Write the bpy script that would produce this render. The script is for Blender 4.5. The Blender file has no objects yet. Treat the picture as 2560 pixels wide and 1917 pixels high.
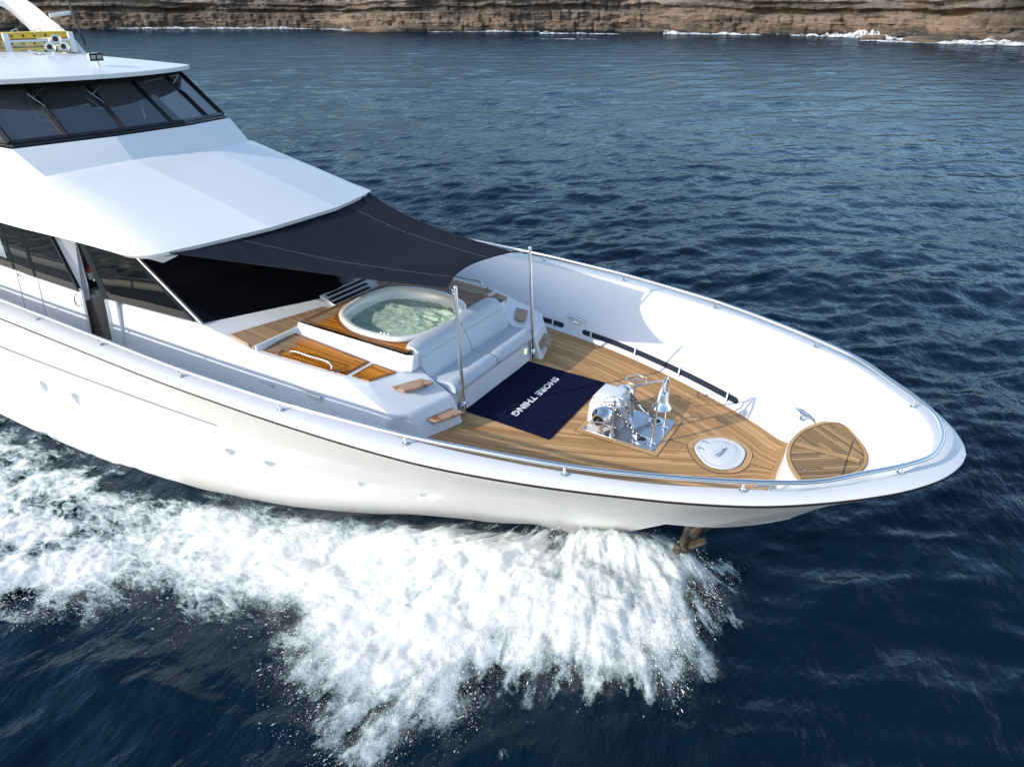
import bpy, bmesh, math, random
import numpy as np
from mathutils import Vector, Matrix

S = bpy.context.scene
rng = np.random.default_rng(7)
random.seed(7)

# ------------------------------------------------------------------ camera
CAM = Vector((0.0, -9.0, 8.4))
PITCH = math.atan(810 / 1480.0)
AZ = math.atan(1029.3 / math.hypot(1480, 810))
hd = Vector((-math.sin(AZ), math.cos(AZ), 0))
FW = hd * math.cos(PITCH) - Vector((0, 0, 1)) * math.sin(PITCH)
RT = hd.cross(Vector((0, 0, 1)))
UPV = RT.cross(FW)
cd = bpy.data.cameras.new("camera")
cam = bpy.data.objects.new("camera", cd)
S.collection.objects.link(cam)
M = Matrix((RT, UPV, -FW)).transposed().to_4x4()
M.translation = CAM
cam.matrix_world = M
cd.sensor_width = 36
cd.lens = 1480 / 2211.5 * 36
cd.clip_start = 0.1
cd.clip_end = 20000
S.camera = cam

# ------------------------------------------------------------------ light
SUN_EL = math.radians(22.5)
sd = Vector((-0.59, -0.81, 0)).normalized()
W = bpy.data.worlds.new("World")
S.world = W
W.use_nodes = True
nt = W.node_tree
bg = nt.nodes["Background"]
sky = nt.nodes.new("ShaderNodeTexSky")
sky.sky_type = 'NISHITA'
sky.sun_disc = False
sky.sun_elevation = SUN_EL
sky.sun_rotation = math.atan2(sd.x, sd.y)
sky.air_density = 1.0
sky.dust_density = 0.8
sky.ozone_density = 0.8
nt.links.new(sky.outputs[0], bg.inputs[0])
bg.inputs[1].default_value = 0.15
sl = bpy.data.lights.new("sun", 'SUN')
sl.energy = 2.0
sl.angle = math.radians(0.6)
sl.color = (1.0, 0.93, 0.84)
so = bpy.data.objects.new("sun", sl)
S.collection.objects.link(so)
sv = Vector((sd.x * math.cos(SUN_EL), sd.y * math.cos(SUN_EL), math.sin(SUN_EL)))
so.rotation_euler = sv.to_track_quat('Z', 'Y').to_euler()
so.location = (-30, -40, 40)
S.view_settings.view_transform = 'Standard'
S.view_settings.look = 'None'
S.view_settings.exposure = 0.94
S.view_settings.gamma = 1
S.cycles.max_bounces = 8
S.cycles.transparent_max_bounces = 16
S.cycles.use_denoising = True
S.cycles.caustics_reflective = False
S.cycles.caustics_refractive = False

# ------------------------------------------------------------------ materials
def mat(name, col=(0.8, 0.8, 0.8), rough=0.5, metal=0.0, spec=0.5, coat=0.0):
    m = bpy.data.materials.new(name)
    m.use_nodes = True
    b = m.node_tree.nodes["Principled BSDF"]
    b.inputs["Base Color"].default_value = (*col, 1)
    b.inputs["Roughness"].default_value = rough
    b.inputs["Metallic"].default_value = metal
    b.inputs["Specular IOR Level"].default_value = spec
    b.inputs["Coat Weight"].default_value = coat
    b.inputs["Coat Roughness"].default_value = 0.05
    return m

class N:
    """small node-graph helper"""
    def __init__(s, m):
        s.t = m.node_tree
        s.b = s.t.nodes.get("Principled BSDF")
    def n(s, typ, **kw):
        x = s.t.nodes.new(typ)
        for k, v in kw.items():
            setattr(x, k, v)
        return x
    def l(s, a, b):
        s.t.links.new(a, b)
    def v(s, inp, val):
        if hasattr(val, 'is_output') or isinstance(val, bpy.types.NodeSocket):
            s.l(val, inp)
        else:
            inp.default_value = val
    def math(s, op, a, b=0.0, c=None, clamp=False):
        x = s.n("ShaderNodeMath", operation=op)
        x.use_clamp = clamp
        s.v(x.inputs[0], a); s.v(x.inputs[1], b)
        if c is not None: s.v(x.inputs[2], c)
        return x.outputs[0]
    def noise(s, vec=None, scale=5.0, detail=3.0, rough=0.5, dist=0.0, dim='3D'):
        x = s.n("ShaderNodeTexNoise", noise_dimensions=dim)
        if vec is not None: s.l(vec, x.inputs["Vector"])
        x.inputs["Scale"].default_value = scale
        x.inputs["Detail"].default_value = detail
        x.inputs["Roughness"].default_value = rough
        x.inputs["Distortion"].default_value = dist
        return x.outputs[0]
    def ramp(s, f, stops, interp='LINEAR'):
        x = s.n("ShaderNodeValToRGB")
        x.color_ramp.interpolation = interp
        e = x.color_ramp.elements
        while len(e) < len(stops): e.new(0.5)
        for i, (p, c) in enumerate(stops):
            e[i].position = p
            e[i].color = (*c, 1) if len(c) == 3 else c
        s.l(f, x.inputs[0])
        return x.outputs[0]
    def mix(s, f, a, b, blend='MIX'):
        x = s.n("ShaderNodeMix", data_type='RGBA', blend_type=blend)
        s.v(x.inputs[0], f)
        for i, q in ((6, a), (7, b)):
            if isinstance(q, tuple): x.inputs[i].default_value = (*q, 1)
            else: s.l(q, x.inputs[i])
        return x.outputs[2]
    def mapr(s, f, a, b, c=0.0, d=1.0, smooth=False):
        x = s.n("ShaderNodeMapRange")
        x.interpolation_type = 'SMOOTHSTEP' if smooth else 'LINEAR'
        s.v(x.inputs[0], f)
        for i, q in zip((1, 2, 3, 4), (a, b, c, d)): x.inputs[i].default_value = q
        return x.outputs[0]
    def obj(s):
        return s.n("ShaderNodeTexCoord").outputs["Object"]
    def geo(s):
        return s.n("ShaderNodeNewGeometry").outputs["Position"]
    def mapping(s, vec, scale=(1, 1, 1), rot=(0, 0, 0), loc=(0, 0, 0)):
        x = s.n("ShaderNodeMapping")
        s.l(vec, x.inputs[0])
        x.inputs["Scale"].default_value = scale
        x.inputs["Rotation"].default_value = rot
        x.inputs["Location"].default_value = loc
        return x.outputs[0]
    def bump(s, h, strength=0.3, dist=0.01):
        x = s.n("ShaderNodeBump")
        x.inputs["Strength"].default_value = strength
        x.inputs["Distance"].default_value = dist
        s.l(h, x.inputs["Height"])
        s.l(x.outputs[0], s.b.inputs["Normal"])
        return x.outputs[0]

def gelcoat(name, col=(0.80, 0.815, 0.82), rough=0.28):
    m = mat(name, col, rough, spec=0.4)
    g = N(m)
    p = g.geo()
    a = g.noise(p, 0.7, 4, 0.6)
    b = g.noise(g.mapping(p, (1, 1, 0.25)), 5, 4, 0.6)
    c = g.mix(g.mapr(a, 0.35, 0.7, 0.0, 1.0), col, tuple(x * 0.965 for x in col))
    g.l(c, g.b.inputs["Base Color"])
    g.l(g.mapr(a, 0.3, 0.7, rough - 0.02, rough + 0.04), g.b.inputs["Roughness"])
    return m

def teak(name, light, dark, caulk=(0.03, 0.022, 0.018), w=0.055, wet=None, rough=0.55, cw=0.08):
    """planks from the UV map: u along, v across, both in metres"""
    m = mat(name, light, rough, spec=0.22)
    g = N(m)
    uv = g.n("ShaderNodeUVMap").outputs[0]
    sp = g.n("ShaderNodeSeparateXYZ"); g.l(uv, sp.inputs[0])
    u, v = sp.outputs[0], sp.outputs[1]
    vn = g.math('DIVIDE', v, w)
    fl = g.math('FLOOR', vn)
    fr = g.math('SUBTRACT', vn, fl)
    wn = g.n("ShaderNodeTexWhiteNoise", noise_dimensions='1D'); g.l(fl, wn.inputs["W"])
    un = g.math('FLOOR', g.math('ADD', g.math('DIVIDE', u, 2.3), g.math('MULTIPLY', wn.outputs[0], 7.0)))
    wn2 = g.n("ShaderNodeTexWhiteNoise", noise_dimensions='2D')
    cb = g.n("ShaderNodeCombineXYZ"); g.l(fl, cb.inputs[0]); g.l(un, cb.inputs[1])
    g.l(cb.outputs[0], wn2.inputs["Vector"])
    cb2 = g.n("ShaderNodeCombineXYZ"); g.l(g.math('MULTIPLY', u, 1.5), cb2.inputs[0]); g.l(g.math('MULTIPLY', v, 90.0), cb2.inputs[1]); g.l(wn2.outputs[0], cb2.inputs[2])
    gr = g.noise(cb2.outputs[0], 1.0, 4, 0.6)
    f = g.math('ADD', g.math('MULTIPLY', wn2.outputs[0], 0.95), g.math('MULTIPLY', gr, 0.2))
    col = g.mix(g.mapr(f, 0.15, 1.05), dark, light)
    pale = g.math('GREATER_THAN', wn2.outputs[0], 0.86)
    col = g.mix(g.math('MULTIPLY', pale, 0.35), col, tuple(min(1, x * 1.35) for x in light))
    pos = g.geo()
    blot = g.noise(pos, 1.3, 4, 0.65)
    col = g.mix(g.mapr(blot, 0.5, 0.8, 0.0, 0.3), col, tuple(x * 0.72 for x in dark))
    if wet:
        wcol_l, wcol_d, thr = wet
        wc = g.mix(g.mapr(f, 0.15, 1.05), wcol_d, wcol_l)
        sx = g.n("ShaderNodeSeparateXYZ"); g.l(pos, sx.inputs[0])
        e = g.math('ADD', g.math('SUBTRACT', sx.outputs[0], thr), g.math('MULTIPLY', g.math('SUBTRACT', g.noise(g.mapping(pos, (3, 14, 1)), 1.0, 4, 0.7), 0.5), 1.1))
        wm = g.mapr(e, -0.03, 0.05)
        col = g.mix(wm, col, wc)
        g.l(g.mapr(wm, 0, 1, 0.6, 0.26), g.b.inputs["Roughness"])
        caulk = tuple(x * 0.6 for x in caulk)
    edge = g.math('LESS_THAN', fr, cw)
    col = g.mix(g.math('MULTIPLY', edge, 0.8), col, caulk)
    g.l(col, g.b.inputs["Base Color"])
    g.bump(g.math('SUBTRACT', gr, edge), 0.25, 0.003)
    return m

MT = {}
MT['white'] = gelcoat('white_gelcoat', (0.79, 0.80, 0.81))
MT['hull'] = gelcoat('white_hull_paint', (0.90, 0.90, 0.90), 0.42)
MT['inner'] = gelcoat('white_bulwark_paint', (0.80, 0.81, 0.82), 0.38)
MT['grey'] = mat('grey_panel_paint', (0.42, 0.46, 0.48), 0.35)
MT['steel'] = mat('polished_steel', (0.78, 0.79, 0.80), 0.10, 1.0)
MT['plate'] = mat('worn_steel_plate', (0.62, 0.63, 0.64), 0.22, 1.0)
g = N(MT['plate']); g.l(g.mapr(g.noise(g.mapping(g.geo(), (3, 30, 3)), 1, 3, .6), .3, .7, .16, .26), g.b.inputs['Roughness'])
MT['strip'] = mat('dark_steel_strip', (0.24, 0.20, 0.18), 0.25, 0.9)
MT['chain'] = mat('dull_chain_metal', (0.36, 0.32, 0.28), 0.35, 0.9)
g = N(MT['chain']); g.l(g.mix(g.mapr(g.noise(g.geo(), 22, 3), .4, .6), (0.08, 0.055, 0.035), (0.5, 0.49, 0.46)), g.b.inputs['Base Color'])
MT['black'] = mat('black_frame', (0.012, 0.013, 0.016), 0.3)
MT['rubber'] = mat('black_rubber', (0.02, 0.02, 0.022), 0.6)
MT['glassdark'] = mat('dark_tinted_glass', (0.004, 0.005, 0.006), 0.015, spec=0.2)
MT['windscreen'] = mat('black_mesh_covered_glass', (0.005, 0.005, 0.007), 0.16, spec=0.25)
MT['slot'] = mat('painted_opening_dark', (0.012, 0.022, 0.04), 0.25)  # dark of the open slots, put into the colour of a closed sheet
MT['teak'] = teak('foredeck_teak', (0.68, 0.40, 0.175), (0.46, 0.24, 0.095), cw=0.12)
MT['teak_seat'] = teak('bow_seat_teak', (0.45, 0.29, 0.13), (0.24, 0.145, 0.065), cw=0.15)
MT['teak_wet'] = teak('varnished_wet_teak', (0.46, 0.33, 0.21), (0.30, 0.20, 0.12), w=0.05, wet=((0.80, 0.31, 0.030), (0.40, 0.115, 0.008), -8.75), cw=0.2)
MT['teak_dry'] = teak('dry_grey_teak', (0.50, 0.335, 0.20), (0.36, 0.225, 0.125), w=0.062, cw=0.16)
MT['teak_dark'] = teak('darker_brown_teak', (0.34, 0.125, 0.05), (0.19, 0.065, 0.025), w=0.05, cw=0.18, rough=0.4)  # darker brown planks for the port part of the platform
MT['margin'] = teak('teak_margin_board', (0.56, 0.34, 0.155), (0.47, 0.28, 0.12), w=5.0, cw=0.0)
MT['margin_dk'] = teak('dark_margin_board', (0.24, 0.10, 0.03), (0.18, 0.07, 0.02), w=5.0, cw=0.0, rough=0.35)
MT['step'] = mat('step_teak', (0.45, 0.27, 0.16), 0.6)
g = N(MT['step']); p_ = g.geo()
g.l(g.mix(g.mapr(g.noise(g.mapping(p_, (3, 3, 3)), 2.0, 3), .34, .44), (0.30, 0.13, 0.045), g.mix(g.mapr(g.noise(g.mapping(p_, (60, 6, 6)), 1, 3), .3, .7), (0.50, 0.33, 0.22), (0.42, 0.26, 0.17))), g.b.inputs['Base Color'])
MT['sofa'] = mat('pale_blue_vinyl', (0.50, 0.56, 0.62), 0.48)
g = N(MT['sofa']); g.bump(g.noise(g.geo(), 9, 3, .5), .22, .05)
MT['awning'] = mat('charcoal_shade_cloth', (0.042, 0.048, 0.062), 0.8, spec=0.12)
g = N(MT['awning']); p_ = g.geo()
g.l(g.mix(g.mapr(g.noise(p_, 160, 2), .3, .7), (0.008, 0.0105, 0.017), (0.0135, 0.017, 0.026)), g.b.inputs['Base Color'])
g.bump(g.noise(g.mapping(p_, (.6, 2.0, 1)), 1.6, 3, .5), .5, .1)
MT['matnavy'] = mat('navy_carpet', (0.006, 0.008, 0.035), 0.95, spec=0.1)
g = N(MT['matnavy']); n_ = g.noise(g.geo(), 14, 5, .7)
g.l(g.mix(g.mapr(n_, .35, .7), (0.004, 0.005, 0.022), (0.010, 0.013, 0.055)), g.b.inputs['Base Color'])
g.bump(g.noise(g.geo(), 300, 2), .8, .006)
MT['letters'] = mat('white_carpet_letters', (0.78, 0.78, 0.80), 0.9)
MT['acrylic'] = mat('cream_acrylic', (0.74, 0.75, 0.73), 0.22, coat=0.4)
MT['tubwater'] = mat('bubbling_tub_water', (0.20, 0.36, 0.22), 0.2)
g = N(MT['tubwater']); p_ = g.geo()
n1 = g.noise(g.mapping(p_, (1, 1.6, 1)), 4.5, 6, .65, 1.2)
g.l(g.ramp(n1, [(0.25, (0.30, 0.47, 0.34)), (0.5, (0.42, 0.58, 0.45)), (0.62, (0.58, 0.70, 0.58)), (0.74, (0.84, 0.88, 0.82))]), g.b.inputs['Base Color'])
MT['lampglow'] = mat('lit_lamp_lens', (0.8, 0.85, 0.5), 0.4)
g = N(MT['lampglow']); g.b.inputs['Emission Color'].default_value = (0.85, 0.9, 0.55, 1); g.b.inputs['Emission Strength'].default_value = 0.6
MT['yellow'] = mat('yellow_plastic', (0.95, 0.62, 0.05), 0.5)
MT['yellowpale'] = mat('faded_yellow_plastic', (0.98, 0.74, 0.26), 0.5)
MT['rope'] = mat('white_rope', (0.6, 0.58, 0.52), 0.9)
MT['taupe'] = mat('taupe_cabinet', (0.62, 0.54, 0.44), 0.5)
MT['taupe2'] = mat('taupe_wall', (0.66, 0.57, 0.47), 0.7)
MT['counter'] = mat('stone_counter', (0.66, 0.65, 0.60), 0.3)
MT['machine'] = mat('grey_machine_casing', (0.62, 0.60, 0.54), 0.4)
MT['orange'] = mat('orange_cloth', (0.65, 0.14, 0.03), 0.8)
MT['sill'] = mat('aluminium_trim', (0.5, 0.5, 0.48), 0.35, 0.8)
MT['seaglass'] = mat('pale_shade_film', (0.22, 0.30, 0.34), 0.08, spec=0.7)
MT['skin'] = mat('skin', (0.42, 0.24, 0.17), 0.5)
MT['navycloth'] = mat('navy_cloth', (0.015, 0.02, 0.04), 0.8)
MT['hair'] = mat('dark_hair', (0.012, 0.009, 0.007), 0.6)
MT['beige'] = mat('beige_lining', (0.30, 0.27, 0.23), 0.7)
MT['bluedash'] = mat('blue_console', (0.03, 0.06, 0.12), 0.5)
MT['mud'] = mat('muddy_anchor_metal', (0.10, 0.07, 0.035), 0.4)
g = N(MT['mud']); g.l(g.ramp(g.noise(g.geo(), 6, 5, .7), [(.3, (0.02, 0.017, 0.012)), (.52, (0.045, 0.034, 0.02)), (.70, (0.15, 0.12, 0.075))]), g.b.inputs['Base Color']); g.bump(g.noise(g.geo(), 25, 4, .7), .8, .03)

# semi transparent tinted pane for the wheelhouse
def tinted(name, tint, keep=0.45, rough=0.02):
    m = bpy.data.materials.new(name); m.use_nodes = True
    t = m.node_tree; t.nodes.clear()
    o = t.nodes.new("ShaderNodeOutputMaterial")
    gl = t.nodes.new("ShaderNodeBsdfGlossy"); gl.inputs['Roughness'].default_value = rough; gl.inputs['Color'].default_value = (0.95, 0.97, 1, 1)
    tr = t.nodes.new("ShaderNodeBsdfTransparent"); tr.inputs[0].default_value = (*tint, 1)
    df = t.nodes.new("ShaderNodeBsdfDiffuse"); df.inputs[0].default_value = (0.22, 0.25, 0.28, 1)  # grey put into the glass colour for part of the reflected sky
    m1 = t.nodes.new("ShaderNodeMixShader"); m1.inputs[0].default_value = keep
    t.links.new(tr.outputs[0], m1.inputs[1]); t.links.new(df.outputs[0], m1.inputs[2])
    fr = t.nodes.new("ShaderNodeFresnel"); fr.inputs[0].default_value = 2.3
    m2 = t.nodes.new("ShaderNodeMixShader")
    t.links.new(fr.outputs[0], m2.inputs[0]); t.links.new(m1.outputs[0], m2.inputs[1]); t.links.new(gl.outputs[0], m2.inputs[2])
    t.links.new(m2.outputs[0], o.inputs[0])
    return m
MT['pane'] = tinted('tinted_window_pane', (0.60, 0.66, 0.72), 0.14)
MT['panedark'] = tinted('dark_window_pane', (0.36, 0.45, 0.56), 0.07)

# ------------------------------------------------------------------ object helpers
def tag(o, label=None, cat=None, group=None, kind=None):
    if label: o['label'] = label
    if cat: o['category'] = cat
    if group: o['group'] = group
    if kind: o['kind'] = kind
    return o

def wloc(p):
    v = Vector((0, 0, 0))
    while p is not None:
        v = v + p.location; p = p.parent
    return v

def thing(name, loc, label, cat, group=None):
    o = bpy.data.objects.new(name, None)
    o.empty_display_size = 0.2
    S.collection.objects.link(o)
    o.location = loc
    return tag(o, label, cat, group)

def mesh(name, V, F, m=None, parent=None, smooth=False, angle=None, uv=None, label=None, mats=None, mi=None):
    """vertices in world coordinates; stored relative to the parent"""
    V = np.asarray(V, dtype=float)
    if parent is not None:
        V = V - np.array(wloc(parent))
    me = bpy.data.meshes.new(name)
    me.from_pydata(V.tolist(), [], [list(map(int, f)) for f in F])
    if uv is not None:
        ul = me.uv_layers.new(name="UVMap")
        idx = np.empty(len(me.loops), dtype=np.int32); me.loops.foreach_get('vertex_index', idx)
        ul.data.foreach_set('uv', np.asarray(uv, dtype=np.float32)[idx].ravel())
    if mats:
        for q in mats: me.materials.append(q)
        me.polygons.foreach_set('material_index', np.asarray(mi, dtype=np.int32))
    elif m is not None:
        me.materials.append(m)
    me.update()
    if smooth:
        me.polygons.foreach_set('use_smooth', [True] * len(me.polygons))
        if angle: me.set_sharp_from_angle(angle=math.radians(angle))
    o = bpy.data.objects.new(name, me)
    S.collection.objects.link(o)
    if parent is not None: o.parent = parent
    if label: o['label'] = label
    return o

class MB:
    def __init__(s): s.V = []; s.F = []; s.n = 0
    def add(s, V, F):
        V = np.asarray(V, float).reshape(-1, 3)
        s.V.append(V); s.F += [[i + s.n for i in f] for f in F]; s.n += len(V)
        return s
    def box(s, c, d, R=None, taper=1.0):
        x, y, z = [q / 2 for q in d]
        V = np.array([[sx * x * (taper if sz > 0 else 1), sy * y * (taper if sz > 0 else 1), sz * z] for sz in (-1, 1) for sx, sy in ((-1, -1), (1, -1), (1, 1), (-1, 1))])
        if R is not None: V = V @ np.array(R).T
        return s.add(V + np.array(c), [[3, 2, 1, 0], [4, 5, 6, 7], [0, 1, 5, 4], [1, 2, 6, 5], [2, 3, 7, 6], [3, 0, 4, 7]])
    def tube(s, pts, r, n=10, caps=True, closed=False):
        P = np.asarray(pts, float); k = len(P)
        R = np.full(k, r, float) if np.isscalar(r) else np.asarray(r, float)
        T = np.gradient(P, axis=0) if not closed else np.roll(P, -1, 0) - np.roll(P, 1, 0)
        T /= np.linalg.norm(T, axis=1)[:, None] + 1e-12
        a = np.array([0, 0, 1.0]) if abs(T[0][2]) < 0.9 else np.array([1.0, 0, 0])
        V = []
        u = np.cross(T[0], a); u /= np.linalg.norm(u)
        for i in range(k):
            u = u - T[i] * (u @ T[i]); u /= np.linalg.norm(u) + 1e-12
            w = np.cross(T[i], u)
            for j in range(n):
                an = 2 * math.pi * j / n
                V.append(P[i] + R[i] * (math.cos(an) * u + math.sin(an) * w))
        F = []
        for i in range(k if closed else k - 1):
            i2 = (i + 1) % k
            for j in range(n):
                j2 = (j + 1) % n
                F.append([i * n + j, i * n + j2, i2 * n + j2, i2 * n + j])
        if caps and not closed:
            F.append(list(range(n))[::-1]); F.append([(k - 1) * n + j for j in range(n)])
        return s.add(V, F)
    def lathe(s, prof, base, axis=(0, 0, 1), n=24):
        """prof: list of (radius, height)"""
        ax = np.array(axis, float); ax /= np.linalg.norm(ax)
        a = np.array([1.0, 0, 0]) if abs(ax[0]) < 0.9 else np.array([0, 1.0, 0])
        u = np.cross(ax, a); u /= np.linalg.norm(u); w = np.cross(ax, u)
        V = []; F = []
        for r, hh in prof:
            for j in range(n):
                an = 2 * math.pi * j / n
                V.append(np.array(base) + ax * hh + r * (math.cos(an) * u + math.sin(an) * w))
        for i in range(len(prof) - 1):
            for j in range(n):
                j2 = (j + 1) % n
                F.append([i * n + j, i * n + j2, (i + 1) * n + j2, (i + 1) * n + j])
        F.append(list(range(n))[::-1]); F.append([(len(prof) - 1) * n + j for j in range(n)])
        return s.add(V, F)
    def prism(s, poly, z0, z1, inset=0.0):
        P = np.asarray(poly, float); k = len(P)
        if P.shape[1] == 2:
            B = np.c_[P, np.full(k, z0)]; c = P.mean(0)
            T = np.c_[c + (P - c) * (1 - inset), np.full(k, z1)]
        else:
            B = P + [0, 0, z0]; T = P + [0, 0, z1]
        F = [list(range(k))[::-1], [k + i for i in range(k)]] + [[i, (i + 1) % k, k + (i + 1) % k, k + i] for i in range(k)]
        return s.add(np.r_[B, T], F)
    def build(s, name, m, parent=None, smooth=False, angle=35, bevel=0, label=None, seg=2):
        o = mesh(name, np.concatenate(s.V), s.F, m, parent, smooth, angle, label=label)
        if bevel:
            b = o.modifiers.new("bevel", 'BEVEL'); b.width = bevel; b.segments = seg; b.limit_method = 'ANGLE'; b.angle_limit = math.radians(30)
            if not smooth:
                o.data.polygons.foreach_set('use_smooth', [True] * len(o.data.polygons)); o.data.set_sharp_from_angle(angle=math.radians(60))
                b.harden_normals = False
        return o

def catmull(P, n, closed=False):
    P = np.asarray(P, float)
    Q = np.r_[[2 * P[0] - P[1]], P, [2 * P[-1] - P[-2]]] if not closed else np.r_[[P[-1]], P, [P[0]], [P[1]]]
    out = []
    for i in range(1, len(Q) - 2):
        p0, p1, p2, p3 = Q[i - 1:i + 3]
        d = [max(1e-6, np.linalg.norm(b - a)) ** 0.5 for a, b in ((p0, p1), (p1, p2), (p2, p3))]
        t0 = 0; t1 = d[0]; t2 = t1 + d[1]; t3 = t2 + d[2]
        for t in np.linspace(t1, t2, 24, endpoint=False):
            A1 = (t1 - t) / (t1 - t0) * p0 + (t - t0) / (t1 - t0) * p1
            A2 = (t2 - t) / (t2 - t1) * p1 + (t - t1) / (t2 - t1) * p2
            A3 = (t3 - t) / (t3 - t2) * p2 + (t - t2) / (t3 - t2) * p3
            B1 = (t2 - t) / (t2 - t0) * A1 + (t - t0) / (t2 - t0) * A2
            B2 = (t3 - t) / (t3 - t1) * A2 + (t - t1) / (t3 - t1) * A3
            out.append((t2 - t) / (t2 - t1) * B1 + (t - t1) / (t2 - t1) * B2)
    if not closed: out.append(Q[-2])
    D = np.array(out)
    L = np.r_[0, np.cumsum(np.linalg.norm(np.diff(D if not closed else np.r_[D, D[:1]], axis=0), axis=1))]
    if closed: D = np.r_[D, D[:1]]
    t = np.linspace(0, L[-1], n, endpoint=not closed)
    return np.stack([np.interp(t, L, D[:, i]) for i in range(D.shape[1])], 1)

def grid(name, G, m, parent=None, uv=None, angle=40, flip=False, label=None, closed_u=False):
    """G: rows x cols x 3"""
    G = np.asarray(G, float); a, b = G.shape[:2]
    F = []
    for i in range(a if closed_u else a - 1):
        for j in range(b - 1):
            f = [i * b + j, i * b + j + 1, ((i + 1) % a) * b + j + 1, ((i + 1) % a) * b + j]
            F.append(f[::-1] if flip else f)
    return mesh(name, G.reshape(-1, 3), F, m, parent, True, angle, uv=None if uv is None else np.asarray(uv).reshape(-1, 2), label=label)

def solid(o, t, off=-1.0):
    q = o.modifiers.new("solid", 'SOLIDIFY'); q.thickness = t; q.offset = off
    q = o.modifiers.new("split", 'EDGE_SPLIT'); q.split_angle = math.radians(50)
    return o
def mir(P):
    P = np.array(P, float).copy(); P[..., 1] *= -1; return P

def vnoise(x, y, seed=0):
    """2-D value noise in [-1,1], vectorised"""
    r = np.random.default_rng(seed).random((256, 256)) * 2 - 1
    xi = np.floor(x).astype(int); yi = np.floor(y).astype(int)
    fx = x - xi; fy = y - yi
    fx = fx * fx * (3 - 2 * fx); fy = fy * fy * (3 - 2 * fy)
    a = r[xi & 255, yi & 255]; b = r[(xi + 1) & 255, yi & 255]; c = r[xi & 255, (yi + 1) & 255]; d = r[(xi + 1) & 255, (yi + 1) & 255]
    return (a * (1 - fx) + b * fx) * (1 - fy) + (c * (1 - fx) + d * fx) * fy
def fbm(x, y, oct=5, seed=0, gain=0.5):
    s = 0; a = 1; t = 0
    for i in range(oct):
        s = s + a * vnoise(x * 2 ** i + 17.3 * i, y * 2 ** i - 9.1 * i, seed + i); t += a; a *= gain
    return s / t

# ================================================================== THE SEA
WAVES = []
wr = np.random.default_rng(11)
for k in range(110):
    lam = 0.42 * (14 / 0.42) ** (wr.random() ** 1.3)
    th = math.atan2(hd.y, hd.x) + 0.25 + wr.normal(0, 0.55)
    amp = 0.0060 * lam * wr.uniform(.5, 1.2) * (1.0 if lam < 2.0 else (2.0 / lam) ** .85) 
    WAVES.append((lam, th, amp, wr.random() * 6.28))
def sea_h(X, Y, sp=None):
    """returns dx, dy, dz"""
    wx = X + 0.5 * fbm(X * .21, Y * .21, 2, 5); wy = Y + 0.5 * fbm(X * .21 + 40, Y * .21, 2, 6)
    gust = 0.75 + 0.5 * fbm(X * .06, Y * .06, 3, 8)
    dz = np.zeros_like(X); dx = np.zeros_like(X); dy = np.zeros_like(X)
    for lam, th, amp, ph in WAVES:
        k = 2 * math.pi / lam; c, s_ = math.cos(th), math.sin(th)
        a = k * (wx * c + wy * s_) + ph
        w = amp * gust
        if sp is not None: w = w * np.clip((lam / sp - 2.2) / 3, 0, 1)
        sn = np.sin(a); dz += w * np.cos(a); dx -= 0.8 * w * c * sn; dy -= 0.8 * w * s_ * sn
    return dx, dy, dz
def axis(lo, hi, fine, far_lo, far_hi, growth=1.03):
    a = list(np.arange(lo, hi, fine)); d = fine; x = a[-1]
    while x < far_hi: d *= growth; x += d; a.append(x)
    d = fine; x = lo; b = []
    while x > far_lo: d *= growth; x -= d; b.append(x)
    return np.array(b[::-1] + a)
def axis2(lo, hi, fine, far_lo, far_hi, g1, lim):
    def run(x, end):
        d = fine; o = []
        while x < end:
            d *= g1 if x < lim else 1.08
            x += d; o.append(x)
        return o
    a = list(np.arange(lo, hi, fine))
    return np.array([-q for q in run(-lo, -far_lo)][::-1] + a + run(a[-1], far_hi))
ax_ = axis2(-14, 5, 0.085, -3000, 3000, 1.0105, 260)
ay_ = axis2(-9, 8, 0.085, -3000, 3000, 1.0085, 300)
X, Y = np.meshgrid(ax_, ay_, indexing='ij')
spx = np.gradient(ax_)[:, None] * np.ones_like(X); spy = np.gradient(ay_)[None, :] * np.ones_like(X)
dx, dy, dz = sea_h(X, Y, np.maximum(spx, spy))
Vw = np.stack([X + dx, Y + dy, dz], -1).reshape(-1, 3)
na, nb = X.shape
ii, jj = np.meshgrid(np.arange(na - 1), np.arange(nb - 1), indexing='ij')
q0 = (ii * nb + jj).ravel()
Fw = np.stack([q0, q0 + nb, q0 + nb + 1, q0 + 1], 1)
def fastmesh(name, V, F, m, kind=None, smooth=True):
    me = bpy.data.meshes.new(name)
    k = F.shape[1]
    me.vertices.add(len(V)); me.vertices.foreach_set('co', V.astype(np.float32).ravel())
    me.loops.add(F.size); me.loops.foreach_set('vertex_index', F.astype(np.int32).ravel())
    me.polygons.add(len(F)); me.polygons.foreach_set('loop_start', np.arange(0, F.size, k, dtype=np.int32))
    me.update(calc_edges=True)
    if smooth: me.polygons.foreach_set('use_smooth', np.ones(len(F), bool))
    me.materials.append(m)
    me.validate()
    o = bpy.data.objects.new(name, me); S.collection.objects.link(o)
    if kind: o['kind'] = kind
    return o
ms = mat('sea_water', (0.0035, 0.016, 0.032), 0.025, spec=0.21)
g = N(ms); g.b.inputs['IOR'].default_value = 1.34; g.b.inputs['Specular Tint'].default_value = (0.52, 0.76, 1.0, 1)
p_ = g.geo()
rot = (0, 0, -(math.atan2(hd.y, hd.x) + 0.25))
pm = g.mapping(p_, (1.0, 0.45, 1.0), rot)
h1 = g.noise(pm, 2.6, 5, 0.55, 0.0)
patch = g.noise(g.mapping(p_, (.11, .11, .11)), 1, 3, .5)
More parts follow.
